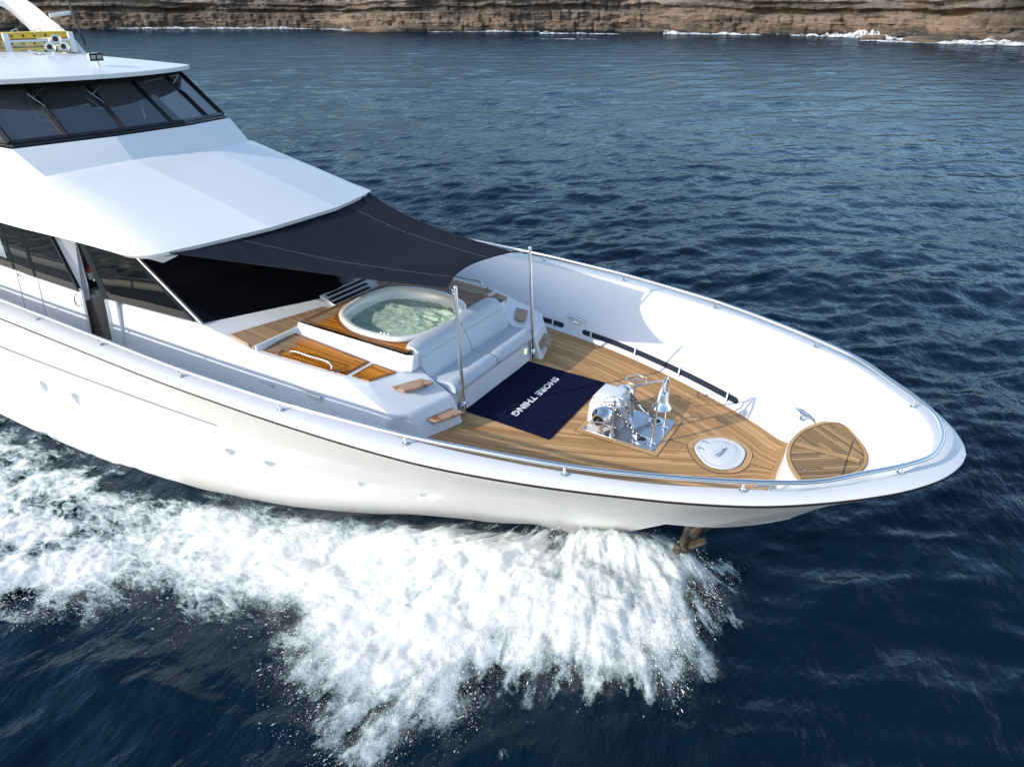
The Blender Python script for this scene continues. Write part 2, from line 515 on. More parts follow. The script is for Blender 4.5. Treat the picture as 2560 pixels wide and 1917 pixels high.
h3 = g.noise(g.mapping(p_, (1.0, 0.62, 1.0), (0, 0, rot[2] + .35)), 0.85, 4, .55, 0.0)
h4 = g.noise(pm, 8.0, 3, .6, 0.0)
hh = g.math('ADD', g.math('MULTIPLY', h4, g.mapr(patch, .40, .60, .08, .30)), g.math('MULTIPLY', h1, g.mapr(patch, .38, .62, .3, 1.0)))
hh = g.math('ADD', hh, g.math('MULTIPLY', h3, 2.3))
g.bump(hh, 1.0, 0.075)
big = g.noise(g.mapping(p_, (.05, .05, .05)), 1, 3, .5)
g.l(g.mix(big, (0.0010, 0.0080, 0.020), (0.0016, 0.0120, 0.027)), g.b.inputs['Base Color'])
# water body plus its mirror reflection, weighted by Fresnel
df_ = g.n("ShaderNodeBsdfDiffuse"); gl_ = g.n("ShaderNodeBsdfGlossy"); gl_.inputs['Roughness'].default_value = .03
gl_.inputs['Color'].default_value = (.62, .76, .88, 1)
fr_ = g.n("ShaderNodeFresnel"); fr_.inputs[0].default_value = 1.33
bmp = [n for n in g.t.nodes if n.type == 'BUMP'][0]
for q in (df_, gl_, fr_): g.l(bmp.outputs[0], q.inputs['Normal'])
g.l(g.mix(big, (0.0010, 0.0080, 0.018), (0.0018, 0.0125, 0.026)), df_.inputs[0])
mxs = g.n("ShaderNodeMixShader"); ff = g.math('MINIMUM', g.math('MULTIPLY', fr_.outputs[0], .80), .36)
g.l(ff, mxs.inputs[0]); g.l(df_.outputs[0], mxs.inputs[1]); g.l(gl_.outputs[0], mxs.inputs[2])
g.l(mxs.outputs[0], g.t.nodes['Material Output'].inputs[0])
sea = fastmesh('sea', Vw, Fw, ms, 'structure')

# ================================================================== THE CLIFF
WL = [(-560, 90), (-450, 150), (-357, 200), (-320, 222), (-264, 255), (-225, 240), (-183, 254), (-123, 300), (-94, 284), (-31, 292), (-7, 243), (14, 239), (70, 246), (160, 262), (300, 250)]
cw = catmull(WL, 1500)
tn = np.gradient(cw, axis=0); tn /= np.linalg.norm(tn, axis=1)[:, None]
nrm = np.stack([tn[:, 1], -tn[:, 0]], 1)          # towards the sea
L_ = np.r_[0, np.cumsum(np.linalg.norm(np.diff(cw, axis=0), axis=1))]
vh = np.r_[np.linspace(-1.5, 18, 150), np.linspace(18.5, 22, 8)]
U_, V_ = np.meshgrid(L_, vh, indexing='ij')
vv = V_ + 1.3 * fbm(U_ * .02, V_ * 0 + 3, 3, 21) + 4.0 * np.clip((V_ - 5) / 6, 0, 1) * fbm(U_ * .016, V_ * .02 + 8, 4, 19) + 0.35 * fbm(U_ * .15, V_ * .3, 3, 22)
# ledges: (height, set back)
st = np.zeros_like(vv)
for h0, s0, w0 in ((1.2, .9, .25), (3.9, .5, .2), (7.0, 3.6, .25), (8.6, -2.6, .2), (9.9, 1.3, .2), (11.2, -1.6, .2), (12.2, 1.7, .2), (14.6, -1.0, .3), (16.0, 2.6, .3), (20, 3, .5), (21, 9, .6)):
    amp = s0 * (0.55 + 0.9 * np.clip(fbm(U_ * .035 + h0 * 7, V_ * 0 + h0, 3, 23) + .5, 0, 1.4))
    st += amp / (1 + np.exp(-(vv - h0) / w0 * 2.2))
out = -st
out += 7.0 * fbm(U_ * .022, V_ * .01, 3, 24) + 3.2 * np.clip((vv - 7) / 2, 0, 1) * fbm(U_ * .045, vv * .22, 4, 20) + 1.8 * fbm(U_ * .08, V_ * .05, 3, 25)
blk = np.floor((U_ + 2.0 * fbm(U_ * .1, V_ * .1, 2, 26)) / 4.3 + np.floor(vv / 3.6) * .37)
hsh = np.modf(np.abs(np.sin(blk * 12.9898 + np.floor(vv / 3.6) * 78.233) * 43758.5453))[0]
out += 1.5 * (hsh - .5) * np.clip((8 - vv) / 2, .18, 1)
fr_ = np.modf(np.abs((U_ + 2.0 * fbm(U_ * .1, V_ * .1, 2, 26)) / 4.3 + np.floor(vv / 3.6) * .37))[0]
out -= 0.9 * np.exp(-((np.minimum(fr_, 1 - fr_)) / .05) ** 2)
lay = np.modf(np.abs(vv / 0.85 + .3 * fbm(U_ * .05, V_, 2, 27)))[0]
out -= 0.30 * np.exp(-(lay / .12) ** 2)
out += 0.8 * fbm(U_ * .5, V_ * .8, 4, 28) - 3.5 * np.clip(fbm(U_ * .03 + 50, vv * .16, 4, 33) - .12, 0, 1) * np.clip((vv - 5) / 3, 0, 1) * 3 + .25 * fbm(U_ * .12, V_ * 2.6, 3, 29)
Px = cw[:, 0][:, None] + nrm[:, 0][:, None] * out
Py = cw[:, 1][:, None] + nrm[:, 1][:, None] * out
Vc = np.stack([Px, Py, V_], -1)
a_, b_ = V_.shape
ii, jj = np.meshgrid(np.arange(a_ - 1), np.arange(b_ - 1), indexing='ij')
q0 = (ii * b_ + jj).ravel()
Fc = np.stack([q0, q0 + b_, q0 + b_ + 1, q0 + 1], 1)
mc = mat('sandstone_cliff', (0.3, 0.2, 0.1), 0.85, spec=0.2)
g = N(mc); p_ = g.geo()
sz = g.n("ShaderNodeSeparateXYZ"); g.l(p_, sz.inputs[0]); zz = sz.outputs[2]
zn = g.math('ADD', zz, g.math('MULTIPLY', g.math('SUBTRACT', g.noise(g.mapping(p_, (.03, .03, .2)), 1, 4, .6), .5), 9.0))
base = g.ramp(g.mapr(zn, 0.0, 20.0), [(0.0, (0.05, 0.042, 0.036)), (0.05, (0.09, 0.070, 0.052)), (0.10, (0.19, 0.135, 0.088)), (0.24, (0.22, 0.155, 0.098)), (0.36, (0.20, 0.155, 0.12)), (0.45, (0.11, 0.095, 0.085)), (0.62, (0.30, 0.265, 0.235)), (1.0, (0.18, 0.155, 0.14))])  # dark band at mid height puts the overhang shade into the rock colour
n1 = g.noise(g.mapping(p_, (.10, .10, .5)), 1.0, 6, .68)
c = g.mix(g.mapr(n1, .48, .62, 0, .8), base, (0.050, 0.042, 0.036))
n2 = g.noise(g.mapping(p_, (.25, .25, 1.4)), 1.0, 5, .7)
c = g.mix(g.mapr(n2, .56, .70, 0, .75), c, (0.33, 0.27, 0.215))
n3 = g.noise(g.mapping(p_, (.5, .5, .07)), 1.0, 4, .6)
c = g.mix(g.mapr(n3, .57, .68, 0, .6), c, (0.055, 0.043, 0.034))
n4 = g.noise(g.mapping(p_, (.04, .04, .15)), 1.0, 3, .6)
c = g.mix(g.mapr(n4, .55, .64, 0, .6), c, (0.27, 0.175, 0.10))
n5 = g.noise(g.mapping(p_, (.022, .022, .09), (0, 0, 0), (9, 4, 2)), 1.0, 3, .6)
c = g.mix(g.mapr(n5, .54, .62, 0, .6), c, (0.055, 0.048, 0.042))  # large dark patches paint shaded hollows into the rock
c = g.mix(0.5, c, g.mix(1.0, c, (1.5, 1.42, 1.36), 'MULTIPLY'))
hs = g.n('ShaderNodeHueSaturation'); hs.inputs['Saturation'].default_value = .72; hs.inputs['Value'].default_value = 1.05; g.l(c, hs.inputs['Color']); c = hs.outputs[0]
g.l(c, g.b.inputs['Base Color'])
g.bump(g.noise(g.mapping(p_, (.9, .9, 2.2)), 1.0, 6, .7), 1.0, 1.2)
fastmesh('cliff', Vc.reshape(-1, 3), Fc, mc, 'structure', smooth=False)

# boulders and low ledges at the foot of the cliff, each a rock of its own
def rock(x, y, sx, sy, h, rz, seed, label):
    bm = bmesh.new(); bmesh.ops.create_icosphere(bm, subdivisions=4, radius=1)
    me = bpy.data.meshes.new('rock')
    P = np.array([v.co[:] for v in bm.verts])
    P = np.sign(P) * np.abs(P) ** 0.7
    n = fbm(P[:, 0] * 1.3 + seed, P[:, 1] * 1.3 + P[:, 2] * .7, 4, seed)
    P *= (1 + .28 * n)[:, None]
    P[:, 2] = np.round(P[:, 2] * 3.2 + .3 * n) / 3.2 * .6 + P[:, 2] * .4
    for v, q in zip(bm.verts, P): v.co = (q[0] * sx, q[1] * sy, q[2] * h)
    bm.to_mesh(me); bm.free(); me.materials.append(mc)
    o = bpy.data.objects.new('rock', me); S.collection.objects.link(o)
    o.location = (x, y, 0); o.rotation_euler.z = rz
    tag(o, label, 'rock', 'rocks at the foot of the cliff')
rock(-9, 233, 9, 3.2, 1.7, .1, 3, 'low brown rock ledge in the surf near the right edge, below the cliff')
rock(8, 230, 7, 3.0, 2.4, -.15, 5, 'brown rock at the far right edge in front of the cliff')
rock(-27, 240, 3.2, 2.2, 1.5, .3, 8, 'small dark rock with surf around it, left of the low ledge')
rock(-205, 232, 15, 4, 2.0, .5, 9, 'long flat rock shelf jutting out below the left part of the cliff')
rock(-118, 282, 12, 4, 1.3, -.35, 12, 'thin dark rock shelf at the water in the middle of the cliff foot')

# surf along the foot of the cliff
def surf(pts, wid, hgt, seed, label=None):
    c = catmull(pts, 260)
    t = np.gradient(c, axis=0); t /= np.linalg.norm(t, axis=1)[:, None]
    nn = np.stack([t[:, 1], -t[:, 0]], 1)
    s = np.linspace(-1, 1, 26)
    u = np.arange(260) * np.linalg.norm(np.diff(c, axis=0), axis=1).mean()
    UU, SS = np.meshgrid(u, s, indexing='ij')
    env = np.sin(np.linspace(0, math.pi, 260))[:, None] ** .35
    w = wid * (0.55 + .7 * np.clip(fbm(UU * .09, UU * 0, 4, seed) + .4, 0, 1)) * env
    hh = .45 * hgt * np.clip(fbm(UU * .16, SS * 1.4, 5, seed + 1) + .22, 0, 1) * (1 - SS ** 2) * 1.7 * env
    hh += hgt * 1.5 * np.clip(fbm(UU * .07, UU * 0 + 5, 3, seed + 2) - .18, 0, 1) * np.exp(-((SS + .3) / .35) ** 2) * (1 + fbm(UU * .9, SS * 3, 3, seed + 3))
    hh = hh - .05 + .10 * (fbm(UU * .35, SS * 3, 4, seed + 4) > -.05)
    off = SS * w * (1 + .5 * fbm(UU * .3, SS * 0, 4, seed + 5))
    return np.stack([c[:, 0][:, None] + nn[:, 0][:, None] * off, c[:, 1][:, None] + nn[:, 1][:, None] * off, hh + .02], -1)
msf = bpy.data.materials.new('white_surf'); msf.use_nodes = True
g = N(msf); g.b.inputs['Base Color'].default_value = (0.66, 0.69, 0.71, 1); g.b.inputs['Roughness'].default_value = .9
p_ = g.geo(); nn_ = g.math('ADD', g.math('MULTIPLY', g.noise(g.mapping(p_, (.35, .9, .9)), 1, 6, .7), .7), g.math('MULTIPLY', g.noise(p_, 1.6, 3, .6), .3))
tr_ = g.n("ShaderNodeBsdfTransparent"); mx = g.n("ShaderNodeMixShader")
g.l(g.mapr(nn_, .42, .57, 0, 1, True), mx.inputs[0]); g.l(tr_.outputs[0], mx.inputs[1]); g.l(g.b.outputs[0], mx.inputs[2]); g.l(mx.outputs[0], g.t.nodes['Material Output'].inputs[0])
def add_surf(pts, wid, hgt, seed):
    G = surf(pts, wid, hgt, seed)
    F = []; a, b = G.shape[:2]
    keep = G[..., 2] > 0.0
    for i in range(a - 1):
        for j in range(b - 1):
            if keep[i, j] and keep[i + 1, j + 1]: F.append((len(SV) * 0 + off0[0] + i * b + j, off0[0] + (i + 1) * b + j, off0[0] + (i + 1) * b + j + 1, off0[0] + i * b + j + 1))
    SV.append(G.reshape(-1, 3)); SF.extend(F); off0[0] += a * b
SV = []; SF = []; off0 = [0]
add_surf([(-350, 196), (-318, 216), (-285, 236), (-262, 247)], 1.6, 1.3, 31)
add_surf([(-262, 247), (-245, 243), (-228, 232), (-205, 224)], 1.2, .5, 34)
add_surf([(-190, 238), (-172, 248), (-150, 266)], 1.0, .5, 36)
add_surf([(-100, 262), (-80, 266), (-66, 268)], 2.2, 2.0, 38)
add_surf([(-56, 268), (-36, 262), (-18, 244), (-4, 228), (14, 224), (40, 230)], 3.4, 2.6, 41)
add_surf([(-30, 236), (-14, 228), (2, 225), (20, 221)], 3.0, 1.5, 44)
add_surf([(-140, 240), (-128, 246), (-112, 250)], .8, .35, 46)
add_surf([(-120, 196), (-112, 200), (-100, 205)], .6, .25, 47)
for k in range(12):
    t = rng.uniform(0, 1); x = -330 + 330 * t
    y = np.interp(x, [q[0] for q in WL], [q[1] for q in WL]) - rng.uniform(3, 9)
    add_surf([(x, y), (x + 5, y + 1), (x + rng.uniform(8, 16), y + rng.uniform(0, 4))], .5, .3, 50 + k)
sf = mesh('surf_foam', np.concatenate(SV), SF, msf, None, True)
tag(sf, 'white surf breaking along the foot of the cliff', 'surf', kind='stuff')

# ================================================================== BOW WAVE AND WAKE FOAM
FP = np.array([(-2.6, .35), (-1.75, .15), (-1.35, -.6), (-1.45, -1.6), (-1.55, -2.35), (-2.2, -2.35), (-2.55, -2.75), (-3.0, -2.9), (-3.35, -3.35), (-3.85, -3.6), (-3.9, -4.2), (-4.25, -4.5), (-4.55, -5.45), (-4.85, -5.0),
               (-5.15, -5.35), (-5.5, -5.15), (-5.9, -4.85), (-6.6, -4.75), (-7.1, -4.35), (-7.8, -4.6), (-8.3, -5.15), (-9.0, -5.2), (-9.6, -5.7), (-10.4, -6.3), (-11.2, -7.3), (-12.5, -8.0), (-15, -9.4), (-21, -12), (-26, -10),
               (-22, -3.6), (-17, -3.6), (-15, -3.5), (-13.4, -3.45), (-12.3, -3.4), (-10.6, -3.05), (-9.2, -2.45), (-8.2, -2.05), (-7.2, -1.55), (-6.2, -1.25), (-5.2, -.85), (-4.2, -.35), (-3.4, .1)])
def poly_sd(P, X, Y):
    """signed distance, positive inside"""
    d = np.full(X.shape, 1e9); ins = np.zeros(X.shape, bool)
    n = len(P)
    for i in range(n):
        a = P[i]; b = P[(i + 1) % n]; e = b - a
        t = np.clip(((X - a[0]) * e[0] + (Y - a[1]) * e[1]) / (e @ e), 0, 1)
        d = np.minimum(d, np.hypot(X - a[0] - t * e[0], Y - a[1] - t * e[1]))
        c = ((a[1] > Y) != (b[1] > Y)) & (X < (b[0] - a[0]) * (Y - a[1]) / (b[1] - a[1] + 1e-12) + a[0])
        ins ^= c
    return np.where(ins, d, -d)
fx = np.arange(-20.5, -0.6, 0.032); fy = np.arange(-9.2, 1.0, 0.032)
FX, FY = np.meshgrid(fx, fy, indexing='ij')
# streak coordinates: radius and angle about a point inside the bow
RX, RY = -4.6, 1.6
ang = np.arctan2(FX - RX, -(FY - RY)); rad = np.hypot(FX - RX, FY - RY)
bowness = np.clip((FX + 8.5) / 3.5, 0, 1)
wob = 0.55 * fbm(ang * 6.5, rad * .25, 4, 61) * bowness + 0.30 * fbm(FX * .8, FY * .8, 4, 62) * (1 - .5 * bowness)
sdv = poly_sd(FP, FX + .22 * fbm(FX * 2, FY * 2, 3, 63), FY + .22 * fbm(FX * 2 + 9, FY * 2, 3, 64)) + wob
aftness = np.clip((-FX - 7) / 5, 0, 1)
streak = fbm(ang * 22, rad * 1.2, 5, 65, .6)
lumps = fbm(FX * 1.1 + .4 * fbm(FX, FY, 3, 69), FY * 1.1, 6, 66, .58)
lace = 1 - np.abs(fbm(FX * 1.3 + .5 * fbm(FX * .8, FY * .8, 3, 71), FY * 1.9, 5, 67, .62)) * 3.0
dens = np.clip(sdv / .75, -1, 1.0) + .80 * streak * bowness + .60 * lumps + .12
dens -= np.clip(.62 * aftness * (1 - lace), 0, .85)
hole = np.exp(-(((FX + 3.4) / .9) ** 2 + ((FY + 1.5) / .8) ** 2))           # thin glassy sheet behind the stem
dens -= 0.40 * hole
trough = np.exp(-((poly_sd(FP, FX, FY) - .1) / .3) ** 2) * (FY > -4.5) * (FX < -6) * (FX > -12.5)
dens -= .3 * trough
_, _, base_z = sea_h(FX, FY, np.full_like(FX, .1))
env = np.clip(sdv / 1.0, 0, 1) ** .7
ridge = np.exp(-((rad - 3.4 - .4 * fbm(ang * 3, ang * 0, 2, 72)) / 1.2) ** 2) * bowness
nearhull = np.exp(-((sdv - .5) / .6) ** 2) * np.clip((-FX - 3) / 3, 0, 1) * (FY > -3.6)
stemrise = .44 * np.exp(-((FX + 2.9) / 1.3) ** 2 - ((FY + .15) / .55) ** 2)
hgt = base_z + stemrise + .03 + env * (.10 + .26 * ridge + .08 * nearhull) * (1 + .5 * lumps) + env * .10 * np.abs(fbm(FX * 2.4, FY * 2.4, 4, 68, .5)) + env * .035 * streak * bowness
hgt += .022 * fbm(FX * 7, FY * 7, 3, 70) * env
inside = (dens > -.75)
idx = -np.ones(FX.shape, int)
cell = inside[:-1, :-1] & inside[1:, :-1] & inside[1:, 1:] & inside[:-1, 1:]
use = np.zeros(FX.shape, bool)
use[:-1, :-1] |= cell; use[1:, :-1] |= cell; use[1:, 1:] |= cell; use[:-1, 1:] |= cell
idx[use] = np.arange(use.sum())
Vf = np.stack([FX[use], FY[use], hgt[use]], -1)
ci, cj = np.nonzero(cell)
Ff = np.stack([idx[ci, cj], idx[ci + 1, cj], idx[ci + 1, cj + 1], idx[ci, cj + 1]], 1)
mf = bpy.data.materials.new('churned_foam'); mf.use_nodes = True
g = N(mf); t_ = g.t; out_ = t_.nodes['Material Output']
g.b.inputs['Roughness'].default_value = .85; g.b.inputs['Specular IOR Level'].default_value = .25
at = g.n("ShaderNodeAttribute"); at.attribute_name = 'dens'
at2 = g.n("ShaderNodeAttribute"); at2.attribute_name = 'bow'
p_ = g.geo()
uvn = g.n("ShaderNodeUVMap").outputs[0]
fb = g.noise(g.mapping(uvn, (26, 2.6, 1)), 1.0, 6, .7, .3)
fa = g.noise(g.mapping(p_, (1.0, 1.7, 1)), 4.2, 7, .72, 1.1)
fn = g.math('ADD', g.math('MULTIPLY', fb, at2.outputs['Fac']), g.math('MULTIPLY', fa, g.math('SUBTRACT', 1.0, at2.outputs['Fac'])))
fn2 = g.noise(p_, 22.0, 4, .7)
dd = g.math('ADD', at.outputs['Fac'], g.math('ADD', g.math('MULTIPLY', g.math('SUBTRACT', fn, .5), 2.6), g.math('MULTIPLY', g.math('SUBTRACT', fn2, .5), .8)))
alpha = g.mapr(dd, -.08, .58, 0, 1, True)
g.l(g.mix(g.mapr(dd, .25, 1.3, 0, 1, True), (0.27, 0.36, 0.37), (0.84, 0.855, 0.865)), g.b.inputs['Base Color'])
g.bump(g.math('ADD', fn, g.math('MULTIPLY', fn2, .3)), .4, .08)
tr_ = g.n("ShaderNodeBsdfTransparent")
mx = g.n("ShaderNodeMixShader")
g.l(alpha, mx.inputs[0]); g.l(tr_.outputs[0], mx.inputs[1]); g.l(g.b.outputs[0], mx.inputs[2]); g.l(mx.outputs[0], out_.inputs[0])
fo = fastmesh('wake_foam', Vf, Ff, mf, 'stuff')
a_ = fo.data.attributes.new('dens', 'FLOAT', 'POINT'); a_.data.foreach_set('value', dens[use].astype(np.float32))
a_ = fo.data.attributes.new('bow', 'FLOAT', 'POINT'); a_.data.foreach_set('value', bowness[use].astype(np.float32))
uvl = fo.data.uv_layers.new(name='UVMap')
li = np.empty(len(fo.data.loops), dtype=np.int32); fo.data.loops.foreach_get('vertex_index', li)
uvl.data.foreach_set('uv', np.stack([ang[use], rad[use]], 1).astype(np.float32)[li].ravel())
tag(fo, 'white churned foam of the bow wave and wake beside the hull', 'foam')

# fine mist hanging over the wave
st_ = 3
MX, MY, MD = FX[::st_, ::st_], FY[::st_, ::st_], (np.clip(sdv, -1, 1.0) + .25 * lumps)[::st_, ::st_]
MH = (hgt + .04 + .06 * env + .04 * np.abs(lumps))[::st_, ::st_]
keepm = (MD > -.55) & ((FX + 10.5 + 1.2 * lumps)[::st_, ::st_] > 0)
cm_ = keepm[:-1, :-1] & keepm[1:, :-1] & keepm[1:, 1:] & keepm[:-1, 1:]
um = np.zeros(MX.shape, bool); um[:-1, :-1] |= cm_; um[1:, :-1] |= cm_; um[1:, 1:] |= cm_; um[:-1, 1:] |= cm_
im = -np.ones(MX.shape, int); im[um] = np.arange(um.sum()); c1, c2 = np.nonzero(cm_)
mm = bpy.data.materials.new('spray_mist'); mm.use_nodes = True
g = N(mm); g.b.inputs['Base Color'].default_value = (.82, .85, .86, 1); g.b.inputs['Roughness'].default_value = 1; g.b.inputs['Specular IOR Level'].default_value = 0
at = g.n("ShaderNodeAttribute"); at.attribute_name = 'dens'
p_ = g.geo(); uvn = g.n("ShaderNodeUVMap").outputs[0]
mn = g.math('ADD', g.math('MULTIPLY', g.noise(g.mapping(uvn, (16, 1.6, 1)), 1.0, 6, .68), .6), g.math('MULTIPLY', g.noise(p_, 3.2, 6, .68), .5))
al = g.math('MULTIPLY', g.mapr(g.math('ADD', at.outputs['Fac'], g.math('MULTIPLY', g.math('SUBTRACT', mn, .5), 3.2)), -.20, 1.35, 0, 1, True), .15)
tr_ = g.n("ShaderNodeBsdfTransparent"); mx = g.n("ShaderNodeMixShader")
g.l(al, mx.inputs[0]); g.l(tr_.outputs[0], mx.inputs[1]); g.l(g.b.outputs[0], mx.inputs[2]); g.l(mx.outputs[0], g.t.nodes['Material Output'].inputs[0])
mo_ = fastmesh('spray_mist', np.stack([MX[um], MY[um], MH[um]], -1), np.stack([im[c1, c2], im[c1 + 1, c2], im[c1 + 1, c2 + 1], im[c1, c2 + 1]], 1), mm, 'stuff')
a_ = mo_.data.attributes.new('dens', 'FLOAT', 'POINT'); a_.data.foreach_set('value', MD[um].astype(np.float32))
uvl = mo_.data.uv_layers.new(name='UVMap'); li = np.empty(len(mo_.data.loops), dtype=np.int32); mo_.data.loops.foreach_get('vertex_index', li)
uvl.data.foreach_set('uv', np.stack([ang[::st_, ::st_][um], rad[::st_, ::st_][um]], 1).astype(np.float32)[li].ravel())
tag(mo_, 'fine white mist hanging over the bow wave', 'mist')

# droplets thrown outwards
ND = 60000
r2 = np.random.default_rng(5)
cand = r2.uniform([-11.5, -6.6], [-1.1, .2], (ND * 8, 2))
sd2 = poly_sd(FP, cand[:, 0], cand[:, 1])
an2 = np.arctan2(cand[:, 0] - RX, -(cand[:, 1] - RY)); rd2 = np.hypot(cand[:, 0] - RX, cand[:, 1] - RY)
pr = np.exp(-np.abs(sd2) / .36) * (1 + 2.4 * fbm(an2 * 14, rd2 * .6, 3, 65)) * np.where(cand[:, 0] > -6.5, 1, .35)
ym = np.interp(cand[:, 0], [-12, -9, -6, -3.4, -1.5], [-5.5, -3.8, -2.8, -1.2, -.6])
pr = np.exp(-np.abs(sd2) / np.where(sd2 < 0, .20, .4)) * (.25 + 2.6 * np.clip(fbm(an2 * 16, rd2 * .5, 3, 65) + .05, 0, 1)) * np.where(cand[:, 0] > -6.5, 1.1, .45)
pr = np.where((sd2 < 0.6) & (cand[:, 1] > ym + .3) & (cand[:, 0] < -3.2), 0, pr)
pr = np.where(sd2 < -1.0, 0, pr); pr += np.where((cand[:, 0] > -4.5) & (sd2 > 0), .5, 0)
sel = r2.random(len(cand)) < np.clip(pr, 0, 1) * .55
cand = cand[sel][:ND]; an2 = an2[sel][:ND]; sd2 = sd2[sel][:ND]
k = len(cand)
zc = .03 + np.abs(r2.normal(0, .16, k)) + np.where(sd2 > 0, .22, 0) * r2.random(k)
dirv = np.stack([np.sin(an2), -np.cos(an2), r2.normal(.1, .35, k)], 1); dirv /= np.linalg.norm(dirv, axis=1)[:, None]
ln = np.clip(.005 * (1 + r2.pareto(2.2, k)), .004, .05) * r2.uniform(.5, 1, k); th_ = np.clip(ln * .35, .0016, .009)
a1 = np.cross(dirv, [0, 0, 1.0]); a1 /= np.linalg.norm(a1, axis=1)[:, None]; a2 = np.cross(dirv, a1)
C_ = np.c_[cand, zc]
Vd = np.stack([C_ + dirv * ln[:, None], C_ - dirv * ln[:, None], C_ + a1 * th_[:, None], C_ - a1 * th_[:, None], C_ + a2 * th_[:, None], C_ - a2 * th_[:, None]], 1).reshape(-1, 3)
tri = np.array([(0, 2, 4), (0, 4, 3), (0, 3, 5), (0, 5, 2), (1, 4, 2), (1, 3, 4), (1, 5, 3), (1, 2, 5)])
Fd = (np.arange(k)[:, None, None] * 6 + tri[None]).reshape(-1, 3)
msp = mat('spray_droplets', (0.82, 0.84, 0.86), .4)
sp_ = fastmesh('sea_spray', Vd, Fd, msp, 'stuff', smooth=False)
tag(sp_, 'white droplets of spray thrown out from the bow', 'spray')

# ================================================================== THE YACHT
Y_ = thing('yacht', (-8, 0, 0), 'large white motor yacht with a teak foredeck, heading right through the sea', 'yacht')
ICONN = 150
LV = {
 'keel': [(-4.7, 0, -.8), (-6, .45, -.8), (-8, 1.2, -.8), (-10, 1.8, -.8), (-13, 2.5, -.8), (-18, 2.9, -.8), (-34, 3.0, -.8)],
 'wl': [(-3.6, 0, 0), (-4.6, .25, 0), (-5.4, .60, 0), (-6.5, 1.10, 0), (-8.7, 2.2, 0), (-10.7, 2.8, 0), (-12.6, 3.18, 0), (-15, 3.38, 0), (-18, 3.48, 0), (-34, 3.5, 0)],
 'mid': [(-2.25, 0, .95), (-3.1, .42, .95), (-4.2, .86, .98), (-5.5, 1.40, 1.05), (-7, 2.0, 1.12), (-9, 2.75, 1.2), (-12, 3.38, 1.25), (-16, 3.60, 1.25), (-34, 3.7, 1.25)],
 'kn': [(-.62, 0, 1.72), (-1.05, .46, 1.74), (-1.5, .80, 1.75), (-2.1, 1.07, 1.75), (-2.8, 1.34, 1.76), (-4.4, 1.92, 1.87), (-5.9, 2.48, 2.0), (-7.4, 2.95, 2.2), (-9, 3.32, 2.38), (-12.1, 3.64, 2.5), (-16, 3.78, 2.5), (-34, 3.85, 2.5)],
 'lo': [(1.12, 0, 3.40), (1.08, .26, 3.40), (.92, .67, 3.40), (.61, 1.12, 3.40), (.25, 1.50, 3.40), (-.27, 1.95, 3.40), (-.82, 2.34, 3.40), (-1.52, 2.70, 3.40), (-2.13, 2.95, 3.40), (-3.17, 3.32, 3.40), (-4.37, 3.64, 3.40), (-5.25, 3.78, 3.40), (-6.78, 3.92, 3.40), (-8.1, 3.99, 3.40), (-9.34, 4.03, 3.40), (-12, 4.04, 3.40), (-34, 4.0, 3.40)],
}
LC = {k: catmull(v, ICONN) for k, v in LV.items()}
# same share of stations near the bow for every level
ts = np.linspace(0, 1, ICONN) ** 1.55
def resamp(C, ts):
    L = np.r_[0, np.cumsum(np.linalg.norm(np.diff(C, axis=0), axis=1))]; L /= L[-1]
    return np.stack([np.interp(ts, L, C[:, i]) for i in range(3)], 1)
for k_ in LC: LC[k_] = resamp(catmull(LV[k_], 900), ts)
up1 = LC['lo'].copy()
t_ = np.gradient(up1[:, :2], axis=0); t_ /= np.linalg.norm(t_, axis=1)[:, None]
nlo = np.stack([-t_[:, 1], t_[:, 0]], 1); nlo *= np.where(nlo[len(nlo) // 2, 1] > 0, 1, -1); nlo[0] = (1, 0)
up1[:, :2] += nlo * .035; up1[:, 2] = 3.515; up1[0, 1] = 0
LC['lo'][:, :2] -= nlo * .045; LC['lo'][0, 1] = 0
mid2 = LC['kn'] * .5 + LC['lo'] * .5; mid2[:, 1] -= .05 * np.sin(np.clip(LC['kn'][:, 1], 0, 1) * 1.57)
wm = LC['wl'] * .5 + LC['mid'] * .5
rows = [LC['keel'], LC['wl'], wm, LC['mid'], LC['mid'] * .5 + LC['kn'] * .5 - [0, .0, 0], LC['kn'], LC['kn'] + [0, .0, .012], mid2, LC['lo'], up1]
rows[6][:, 1] = LC['kn'][:, 1] + .06 * np.clip(LC['kn'][:, 1] - .3, 0, 1)
G1 = np.stack(rows, 1)                      # port side (y>0)
G2 = mir(G1)[::-1]
hull = grid('hull', np.concatenate([G2, G1], 0), MT['hull'], Y_, angle=28, flip=True)
ed_ = np.concatenate([G1[-1], mir(G1[-1])[::-1]], 0)
mesh('transom', ed_, [list(range(len(ed_)))], MT['hull'], Y_)
# gunwale cap: outer top edge, crown, inner edge
CAPI = [(.80, 0), (.78, .2), (.68, .56), (.46, .94), (.02, 1.42), (-.43, 1.86), (-1.1, 2.22), (-2.02, 2.66), (-3.0, 2.98), (-4.0, 3.22), (-4.94, 3.38), (-6, 3.5), (-7.05, 3.58), (-9, 3.67), (-12, 3.68), (-34, 3.65)]
ci_ = resamp(catmull([(a, b, 3.53) for a, b in CAPI], 900), ts)
crown = up1 * .12 + ci_ * .88; crown[:, 2] = 3.540
oc = up1 * .97 + ci_ * .03; oc[:, 2] = 3.523
Gc = np.stack([up1, oc, crown, ci_ + [0, 0, .006], ci_ + [0, 0, -.05]], 1)
grid('gunwale', np.concatenate([mir(Gc)[::-1], Gc], 0), MT['white'], Y_, angle=50, flip=True)
